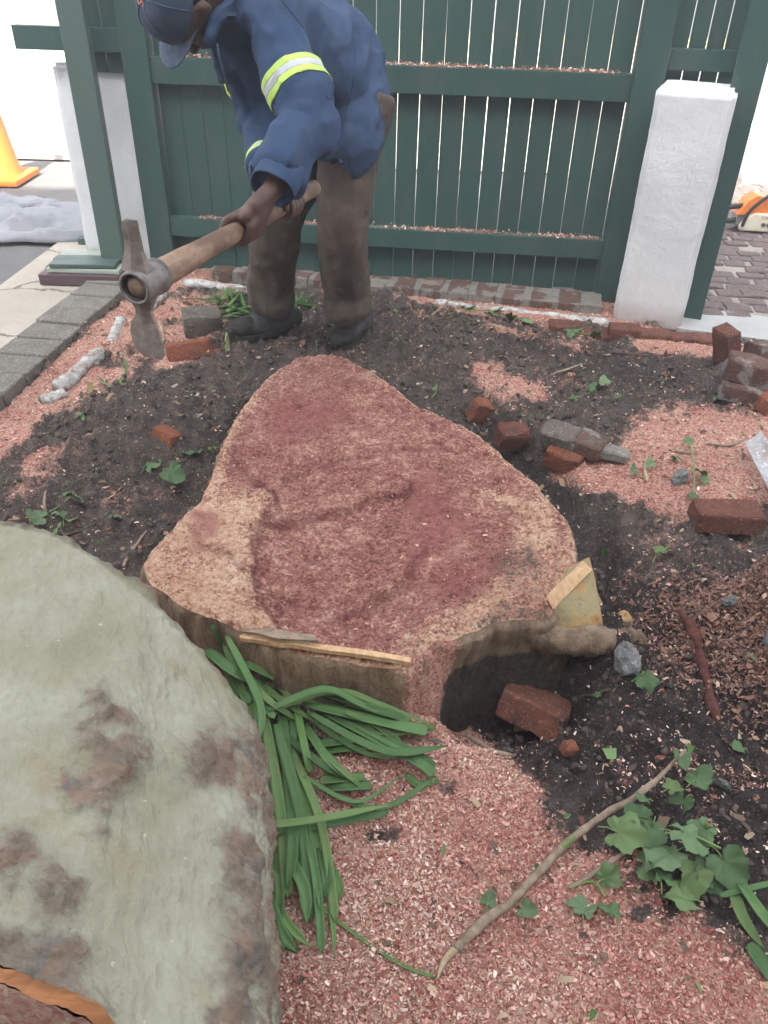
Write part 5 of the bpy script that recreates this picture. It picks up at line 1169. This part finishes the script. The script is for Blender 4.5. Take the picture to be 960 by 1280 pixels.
straps('small wisp of green strap leaves beside the pale strip fragments on the left', G(120, 500), items)
items = [(gpts([(355+30*k/6, 392-k, .0), (368+random.uniform(-6, 10), 378, random.uniform(.02, .06)), (380+random.uniform(-12, 20), 368+random.uniform(-3, 8), .02)], .008), .012, random.choice((M_STRAP, M_STRAPL)), random.uniform(-1, 1)) for k in range(12)]
straps('few green leaves behind and between the man\'s legs', G(372, 384), items)
items = [(gpts(p, .008), w, M_STRAP, random.uniform(-.4, .4)) for p, w in (([(918,1118,.02),(930,1150,.02),(955,1186,.01)], .024), ([(925,1105,.03),(950,1140,.03),(980,1180,.02)], .022), ([(935,1180),(960,1215),(985,1240)], .03), ([(900,1120,.02),(940,1110,.03),(985,1100,.03)], .012))]
straps('strap leaves at the right edge under the vine leaf pile', G(945, 1150), items)
LV = []
def leafmesh(seed, lobes):
    rn = random.Random(seed); m = MB(); n = 40; vs = []; rings = (0, .35, .7, 1.)
    out = []
    for i in range(n):
        a = 2*math.pi*i/n; r = .70+.10*math.cos(a*lobes)+.10*math.cos(a)+.035*math.cos(17*a+seed)+rn.uniform(-.03, .03)
        if abs(a-math.pi) < .35: r *= .45+.55*abs(a-math.pi)/.35
        out.append((r*math.cos(a)+.2, r*math.sin(a)))
    vs.append((0.05, 0, 0)); 
    for q in rings[1:]:
        for x, y in out:
            X, Y = .05+(x-.05)*q, y*q
            z = .16*abs(Y)**1.2+.16*math.sin(X*3+seed)+.10*math.sin(Y*5+seed*2)+.08*math.sin(7*math.atan2(Y, X)+seed)*q*q; vs.append((X, Y, z))
    fs = [(0, 1+i, 1+(i+1) % n) for i in range(n)]
    for k in range(2): fs += [(1+k*n+i, 1+(k+1)*n+i, 1+(k+1)*n+(i+1) % n, 1+k*n+(i+1) % n) for i in range(n)]
    m.add(vs, fs); return m.mesh('leaf')
for k in range(5):
    for mt in (M_LEAF, M_LEAFP):
        me = leafmesh(k, (5, 5, 3, 5, 3)[k]); me.materials.append(mt); me.polygons.foreach_set('use_smooth', [True]*len(me.polygons)); LV.append(me)
def sprig(label, base, leaves, stem=None, pale=0, cat='leaf sprig'):
    b = gpts([base], 0)[0]; t = thing('leaf_sprig', label, cat, b, 'fallen vine leaves')
    for (px, py, s, *z) in leaves:
        p = gpts([(px, py, z[0] if z else .012)], .006)[0]
        me = random.choice(LV[(1 if random.random() < pale else 0)::2]); o = link('leaf', me, None, t); o.location = p-b; o.scale = (s,)*3
        o.rotation_euler = (random.uniform(-.6, .6), random.uniform(-.6, .6), random.uniform(0, 6.3))
        dp = Vector((math.cos(o.rotation_euler.z), math.sin(o.rotation_euler.z), 0))*-s*.05
        MB().tube([p+dp, p+dp*8+Vector((0, 0, .004)), p+dp*14-Vector((0, 0, .004))], .0013, 5).build('petiole', M_STEMG, t)
    if stem: MB().tube(gpts(stem, .006), .0026, 7, sub=4).build('stem', M_STEMG, t, smooth=True)
sprig('sprig of dull vine leaves just above the log\'s top edge', (75, 640), [(92, 620, .048), (52, 646, .044), (80, 648, .05), (73, 663, .036)], [(62, 640), (75, 632), (92, 618)], .5)
sprig('single small curled leaf between the log and the soil heap', (141, 646), [(141, 646, .028, .02)], None, .4)
sprig('bright green leaf pair left of the stump edge', (203, 585), [(186, 585, .048), (213, 590, .052), (203, 577, .036)], [(175, 585), (200, 582), (215, 592)])
sprig('pair of green leaves touching the stump\'s left rim', (245, 567), [(238, 568, .048, .02), (266, 561, .026, .03)], [(230, 572), (250, 566), (266, 560)])
sprig('small pale leaf on the soil above the stump', (544, 487), [(544, 484, .016, .015)], [(540, 496), (545, 490), (546, 480)], 1)
sprig('cluster of pale leaves on the soil beyond the masonry chunk', (748, 487), [(742, 481, .034, .02), (757, 478, .034, .03), (715, 497, .026), (737, 506, .022), (770, 494, .026)], [(712, 498), (735, 492), (760, 478)], .6)
sprig('pale leaf pair right of the masonry chunk', (805, 583), [(795, 590, .028, .02), (815, 578, .026, .02)], [(806, 600), (806, 588), (815, 577)], .6)
sprig('upright vine sprig of four leaves near the flat red brick', (865, 592), [(872, 588, .040, .03), (864, 552, .028, .03), (848, 573, .024), (865, 622, .026), (880, 600, .026)], [(866, 625), (868, 590, .03), (862, 550, .03)], .25)
sprig('single green leaf on black soil below the flat red brick', (826, 688), [(826, 688, .034, .02)], [(816, 702), (822, 692)], .3)
sprig('leaf in the soil beside the pale pointed stone', (808, 848), [(806, 846, .038, .02), (748, 868, .012)], [(790, 852), (805, 840)], .3)
sprig('trampled leaves at the white strip in front of the fence', (630, 392), [(590, 385, .04), (612, 392, .045), (640, 395, .05), (660, 400, .04), (625, 388, .035), (575, 383, .03)], [(560, 392), (610, 388), (660, 402)], .3)
sprig('crumpled leaves in front of the white pillar', (735, 415), [(724, 412, .036), (745, 420, .045), (712, 418, .03)], [(705, 412), (745, 420)], .5)
sprig('big pile of dark vine leaves at the branch tip', (850, 1055), [(772, 1040, .055, .03), (800, 1022, .035, .04), (815, 1034, .045, .05), (850, 1045, .055, .05), (840, 1068, .06, .03), (812, 1075, .04, .03), (880, 1075, .05, .04), (905, 1075, .055, .05), (865, 1090, .05, .03), (855, 1000, .04, .04), (870, 975, .04, .05), (838, 985, .028, .04), (850, 945, .03, .05), (895, 1095, .045, .03), (860, 1125, .04, .01), (825, 1098, .04, .02), (882, 1035, .04, .04), (806, 1000, .025, .03)], [(800, 1052, .03), (850, 1040, .04), (900, 1060, .04)], .18)
sprig('two leaves lying on the pink sawdust below the leaf pile', (752, 1100), [(756, 1098, .034, .02), (728, 1140, .036, .01), (765, 1140, .03, .01)], [(712, 1110), (740, 1102), (756, 1120)], .35)
sprig('cut piece of broad green leaf on the soil near the right edge', (926, 935), [(926, 936, .026, .015)], None, 0)
sprig('faded leaf scraps beside the lower end of the branch', (640, 1135), [(610, 1128, .022), (655, 1136, .026)], None, 1)

# ------------------------------------------------------------------ things beyond the fence
c = G(2, 224, 0); cone = thing('traffic_cone', 'orange traffic cone on the sunny ground at the left edge', 'traffic cone', (c.x-.02, c.y, 0))
MB().box((c.x-.02, c.y, .022), (.46, .46, .045)).build('base', M_ORANGE, cone, bevel=.012)
m = MB(); vs = []; n = 28; prof = [(.185, .046), (.17, .08), (.115, .45), (.06, .80), (.035, .95), (.022, .95), (.05, .80), (.10, .45), (.155, .07)]
for r_, z in prof: vs += [(c.x-.02+r_*math.cos(2*math.pi*j/n), c.y+r_*math.sin(2*math.pi*j/n), z) for j in range(n)]
m.add(vs, [(i*n+j, i*n+(j+1) % n, (i+1)*n+(j+1) % n, (i+1)*n+j) for i in range(len(prof)-1) for j in range(n)]); m.build('body', M_ORANGE, cone, smooth=True)
# tarpaulin
tc = G(50, 285, 0); nx_, ny_ = 120, 60; u, v = np.meshgrid(np.linspace(-1, 1, nx_), np.linspace(-1, 1, ny_))
hx = u*.78; hy = v*.33+.05*fbm(u*3, v*3, 0, 3, 201)
z = .015+(.13*np.abs(np.sin(v*4.2+u*.9+1.3*fbm(u*2, v*2, 0, 3, 202)))+.05*np.abs(fbm(u*5, v*7, 0, 4, 203)))*(1-np.abs(v)**6)*(1-np.abs(u)**8)
tme = npmesh('tarpaulin', np.c_[hx.ravel(), hy.ravel(), z.ravel()], np.stack([(i := np.arange(nx_*ny_).reshape(ny_, nx_))[:-1, :-1], i[:-1, 1:], i[1:, 1:], i[1:, :-1]], -1).reshape(-1, 4))
o = link('tarpaulin', tme, M_TARP, smooth=True); o.location = (tc.x-.08, tc.y, 0); o.rotation_euler = (0, 0, -.05); o.modifiers.new('s', 'SOLIDIFY').thickness = .004; tag(o, 'crumpled pale grey tarpaulin lying on the asphalt', 'tarpaulin')
# stacked planks beside the left pillar
def plank(label, px, py, z, d, yaw, mat):
    p = G(px, py, z); o = MB().box((0, 0, 0), d).build('plank', mat, bevel=.004, rough=.002, cuts=3); o.location = p; o.rotation_euler = (0, 0, yaw); tag(o, label, 'plank', 'planks stacked by the left pillar')
for k in range(3): plank(('purple brown edged plank at the front bottom of the stack', 'purple brown edged plank in the middle of the bottom layer', 'purple brown edged plank at the back of the bottom layer')[k], 104+k*8, 346-k*10, .05, (.42, .13, .055), -.02, M_PURP)
for k in range(3): plank(('faded green plank lying at the front of the second layer', 'faded green plank in the middle of the second layer', 'faded green plank at the back of the second layer')[k], 108+k*6, 335-k*8, .09, (.38, .115, .022), -.02, M_PLANKT)
plank('green plank on top of the stack by the left pillar', 108, 327, .115, (.34, .16, .02), .04, M_GREENW)
plank('short dark batten between the tarpaulin and the plank stack', 116, 302, .03, (.16, .06, .05), .0, M_GREENW)
# chainsaw
sc = G(938, 288, .02); cs = thing('chainsaw', 'orange and cream chainsaw standing on the stone paving', 'chainsaw', (sc.x, sc.y, .015))
X = lambda x, y, z: Vector((sc.x+x, sc.y+y, .015+z))
def pris(prof, y0, y1): return MB().hexa([X(a, y0, b) for a, b in prof], [X(a, y1, b) for a, b in prof])
pris([(-.10, .03), (.14, .03), (.16, .06), (.15, .17), (.09, .19), (-.06, .17), (-.10, .12)], .02, .14).build('engine_block', M_GREYP, cs, bevel=.008)
pris([(-.11, .10), (-.06, .19), (-.01, .225), (.06, .21), (.10, .16), (.10, .12), (-.10, .10)], .0, .13).build('top_cover', M_ORANGE, cs, bevel=.016)
cv = pris([(-.085, .012), (.12, .005), (.13, .04), (.12, .115), (.0, .12), (-.04, .10), (-.085, .035)], -.035, .018).build('clutch_cover', M_CREAM, cs, bevel=.009)
for dx in (.058, .092): MB().tube([X(dx, -.034, .052), X(dx, -.042, .052)], .014, 12, round_=False).build('nut', M_STEELB, cv); MB().tube([X(dx, -.041, .052), X(dx, -.046, .052)], .007, 6, round_=False).build('stud', M_BLACK, cv)
hd_ = MB(); hd_.tube([X(-.09, .05, .06), X(-.16, .05, .05), X(-.26, .05, .07), X(-.30, .05, .10), X(-.25, .05, .125), X(-.14, .05, .14), X(-.08, .05, .15)], .017, 12, sub=4); hd_.build('rear_handle', M_BLACK, cs, smooth=True)
MB().tube([X(-.08, -.045, .05), X(-.065, -.05, .13), X(-.0, -.055, .21), (X(.08, -.05, .265)), X(.15, .0, .28), X(.17, .10, .25), X(.17, .16, .12)], .012, 12, sub=5).build('front_handle', M_BLACK, cs, smooth=True)
pris([(.14, .16), (.16, .15), (.19, .29), (.17, .30)], -.03, .13).build('hand_guard', M_BLACK, cs, bevel=.005)
bar = pris([(.12, .03), (.52, .035), (.55, .06), (.52, .085), (.12, .09)], -.012, -.006); bar.build('guide_bar', M_STEELB, cs); 
pris([(.12, .024), (.53, .028), (.558, .06), (.53, .092), (.12, .096)], -.014, -.0125).build('chain', M_STEEL, cs)
pris([(-.30, .0), (-.16, .0), (-.10, .02), (-.10, .034), (-.20, .03), (-.30, .016)], .02, .09).build('hand_shield', M_GREYP, cs, bevel=.004)
cu_ = bpy.data.curves.new('t', 'FONT'); cu_.body = 'STIHL'; cu_.size = .026; ob = bpy.data.objects.new('t', cu_); COL.objects.link(ob)
mm = bpy.data.meshes.new_from_object(ob.evaluated_get(bpy.context.evaluated_depsgraph_get())); bpy.data.objects.remove(ob)
V = coords(mm); setco(mm, np.c_[.035+V[:, 0], np.full(len(V), -.0365), .085+V[:, 1]]); link('lettering', mm, M_DARKP, cs)
# shovel at the right edge
sh = thing('shovel', 'pale metal shovel blade lying at the sawdust heap, right edge', 'shovel', G(950, 590, .06))
n1, n2 = 16, 12; A0, A1 = G(930, 552, .10), G(951, 538, .13); B0, B1 = G(966, 622, .07), G(1000, 606, .10); vs = []
for k in (0, 1):
    for j in range(n2+1):
        for i in range(n1+1):
            a, b = i/n1, j/n2; p = (A0*(1-a)+A1*a)*(1-b)+(B0*(1-a)+B1*a)*b; vs.append(p+Vector((0, 0, -.035*math.sin(a*math.pi)*(.4+.6*b)-.002*k)))
N1 = (n1+1)*(n2+1); f = [(j*(n1+1)+i, j*(n1+1)+i+1, (j+1)*(n1+1)+i+1, (j+1)*(n1+1)+i) for j in range(n2) for i in range(n1)]
MB().add(vs, f+[tuple(N1+q for q in x[::-1]) for x in f]).build('blade', M_BLADE, sh, smooth=True)
d = ((B0+B1)/2-(A0+A1)/2).normalized(); e = (B0+B1)/2
MB().tube([e-d*.02, e+d*.08+Vector((.02, 0, .03)), e+Vector((.35, -.10, .18)), e+Vector((.8, -.25, .42))], [.022, .018, .017, .017], 14, sub=5).build('shaft', M_HANDLE, sh, smooth=True)

# ------------------------------------------------------------------ scattered stuff: chips and clods
BV = None
PAL = np.array([(.76, .60, .50), (.68, .50, .39), (.66, .42, .34), (.60, .36, .29), (.58, .33, .26), (.54, .27, .22), (.45, .175, .14), (.34, .125, .10)])
def chips(name, P, size, kind_label, pal=PAL, w=None, tilt=.45, N=None):
    n = len(P); th = RNG.uniform(0, 2*np.pi, n); L = size*(.35+.5*RNG.random(n)+1.3*RNG.random(n)**6); Wd = L*RNG.uniform(.22, .6, n)
    t1 = RNG.normal(0, tilt, n); t2 = RNG.normal(0, tilt, n)
    ax = np.c_[np.cos(th)*np.cos(t1), np.sin(th)*np.cos(t1), np.sin(t1)]; ay = np.c_[-np.sin(th)*np.cos(t2), np.cos(th)*np.cos(t2), np.sin(t2)]
    bow = np.cross(ax, ay)*(L*RNG.uniform(-.25, .3, n))[:, None]
    a, b = ax*(L/2)[:, None], ay*(Wd/2)[:, None]; s = RNG.uniform(.3, 1, n)[:, None]
    V = np.stack([P-a-b, P+bow-b*1.1, P+a-b*s, P+a+b*s, P+bow+b*1.1, P-a+b], 1).reshape(-1, 3)
    k = np.arange(n)[:, None]*6; F = np.concatenate([k+[0, 1, 4, 5], k+[1, 2, 3, 4]])
    fl = np.exp(-1.5*fbm(P[:, 0]*3.2, P[:, 1]*3.2, 0, 4, 401, .6)) if pal is PAL else 1.
    c = pal[RNG.choice(len(pal), n, p=w) if w is not None else np.minimum((RNG.random(n)**fl*len(pal)).astype(int), len(pal)-1)]*RNG.uniform(.7, 1.15, (n, 1))
    me = npmesh(name, V, F, None, {'Col': np.repeat(c, 6, 0)}); return tag(link(name, me, M_CHIP), kind_label, kind='stuff')
def scatter(n, x0, x1, y0, y1, dens):
    x = RNG.uniform(x0, x1, n); y = RNG.uniform(y0, y1, n); m = dustmask(x, y); keep = RNG.random(n) < dens(m, x, y)
    keep &= polysd(x, y, [tuple(p) for p in smooth_closed(STUMP_XY, 120)]) < -.003
    x, y, m = x[keep], y[keep], m[keep]; return np.c_[x, y, Hfull(x, y, m)], m
inb = lambda x, y: (kerbside(x, y) > .0) & (fence_ahead(x, y) > -.05) & ~((x > 1.36) & ((y-THL[0][1])-(x-THL[0][0])*(THL[1][1]-THL[0][1])/(THL[1][0]-THL[0][0]) > -.01))
P, m = scatter(190000, -.75, 1.15, .35, 1.55, lambda m, x, y: np.clip((m-.25)*1.6, .02, 1)); P[:, 2] += RNG.uniform(.0005, .005, len(P))
chips('sawdust', P, .0062, 'pink and cream sawdust chips over the ground')
P, m = scatter(120000, -2.1, 2.2, 1.5, 4.5, lambda m, x, y: inb(x, y)*np.clip((m-.2)*1.5, .02, 1)); P[:, 2] += RNG.uniform(.001, .005, len(P))
chips('sawdust', P, .0078, 'sawdust chips over the far part of the bed')
P, m = scatter(9000, -2.0, 2.0, .6, 4.2, lambda m, x, y: inb(x, y)*.55); P[:, 2] += .003
chips('sawdust', P, .009, 'pale flecks of wood over the dark soil', np.array([CREAM, (.7, .6, .5), (.6, .5, .42)]))
# on the stump
sx = RNG.uniform(-.8, .75, 60000); sy = RNG.uniform(1.2, 3.0, 60000); sp_ = polysd(sx, sy, [tuple(p) for p in smooth_closed(STUMP_XY, 160)]); k = sp_ > .006; sx, sy = sx[k], sy[k]
so = bpy.data.objects['cut_face']; tb = BVHTree.FromPolygons([v.co+ROOT(so) for v in so.data.vertices], [tuple(p.vertices) for p in so.data.polygons])
SP = []
for a, b in zip(sx, sy):
    h = tb.ray_cast(Vector((a, b, 1)), Vector((0, 0, -1)))
    if h[0]: SP.append((a, b, h[0].z+.0012))
SP = np.array(SP); px_, py_ = proj(SP); den = np.clip(.16+1.5*fbm(SP[:, 0]*8, SP[:, 1]*8, 0, 5, 303, .6), .02, .8); SP = SP[RNG.random(len(SP)) < den]
chips('sawdust', SP, .0075, 'red brown sawdust over the stump top', np.array([(.30, .12, .10), (.36, .16, .125), (.22, .08, .07), (.45, .24, .18), (.6, .42, .32), (.28, .10, .085)]), np.array([.26, .24, .2, .17, .05, .08]), .35)
# on the fence rails
for (zr, n_) in ((zr1, 5200), (zr2, 3400)):
    s_ = RNG.uniform(sL+.15, sR-.02, n_); s_ = s_[RNG.random(n_) < np.clip(.7+.8*vnoise(s_*5, s_*0, 0, int(zr*10)), .1, 1)]; nn = RNG.uniform(-.018, .034, len(s_))
    P = np.c_[FA.x+FDIR.x*s_+FN.x*nn, FA.y+FDIR.y*s_+FN.y*nn, zr+.001+np.abs(RNG.normal(0, .006, len(s_)))]; chips('sawdust', P, .009, 'sawdust lying along a fence rail', PAL)
x = RNG.normal(G(965, 805).x, .14, 34000); y = RNG.normal(G(965, 805).y, .12, 34000); P = np.c_[x, y, Hfull(x, y)+RNG.uniform(.001, .014, 34000)]
chips('sawdust', P, .011, 'brown sawdust and soil heaped at the right edge below the flat brick', np.array([(.26, .14, .105), (.19, .105, .082), (.32, .18, .135), (.13, .075, .06), (.46, .32, .25)]), np.array([.3, .27, .2, .15, .08]), .6)
# splinters and shreds
P, m = scatter(5200, -1.9, 2.0, .5, 4.0, lambda m, x, y: inb(x, y)*1.); P[:, 2] += .004
o = chips('splinters', P, .022, 'long splinters and shreds of bark and root over the bed', np.array([(.30, .2, .13), (.16, .11, .08), (.42, .32, .22), (.10, .075, .06), (.24, .1, .07)]), None, .3)
P, m = scatter(260, -1.7, 1.6, .6, 3.9, lambda m, x, y: inb(x, y)*1.); P[:, 2] += .006
chips('leaf_scraps', P, .028, 'torn scraps of leaf over the bed', np.array([(.08, .16, .05), (.14, .22, .09), (.2, .17, .08)]), None, .5)
# clods of soil
ico = bmesh.new(); bmesh.ops.create_icosphere(ico, subdivisions=1, radius=1); IV = np.array([v.co for v in ico.verts]); IF = np.array([[v.index for v in f.verts] for f in ico.faces]); ico.free()
def clods(n, x0, x1, y0, y1, rmax, p):
    P, m = scatter(n, x0, x1, y0, y1, lambda m, x, y: inb(x, y)*np.clip(1.1-m*1.7, 0, 1)*np.clip(.6+vnoise(x*5, y*5, 0, 77), .1, 1)); n = len(P)
    r = rmax*(RNG.random(n)**p*.85+.15); sc_ = r[:, None]*RNG.uniform(.6, 1.2, (n, 3)); V = IV[None]*(1+.42*RNG.normal(0, .6, (n, 12, 1)))*sc_[:, None]; a = RNG.uniform(0, 6.28, n)
    V = np.stack([V[..., 0]*np.cos(a)[:, None]-V[..., 1]*np.sin(a)[:, None], V[..., 0]*np.sin(a)[:, None]+V[..., 1]*np.cos(a)[:, None], V[..., 2]], -1)+P[:, None]+np.array([0, 0, 1])*(r*.25)[:, None, None]
    me = npmesh('soil_clods', V.reshape(-1, 3), (IF[None]+np.arange(n)[:, None, None]*12).reshape(-1, 3)); tag(link('soil_clods', me, M_CLOD, smooth=True), 'loose crumbs of dark soil', kind='stuff')
clods(30000, -1.2, 1.3, .8, 2.4, .012, 9); clods(26000, -1.9, 2.0, 2.4, 4.0, .016, 8)

# ------------------------------------------------------------------ added haze for lens glare
HAZE = .016  # volume added to lift the blacks, standing in for veiling glare
t = NT('dusty air'); t.t.nodes.remove(t.b); pv = t.t.nodes.new('ShaderNodeVolumePrincipled'); pv.inputs['Color'].default_value = (.96, .96, .97, 1); pv.inputs['Density'].default_value = HAZE; pv.inputs['Anisotropy'].default_value = .3
t.t.links.new(pv.outputs[0], [n for n in t.t.nodes if n.type == 'OUTPUT_MATERIAL'][0].inputs['Volume'])
o = MB().box((0, 75, 4.2), (380, 400, 10.8)).build('haze', t.m); tag(o, 'thin dusty air over the garden and the street', kind='stuff')
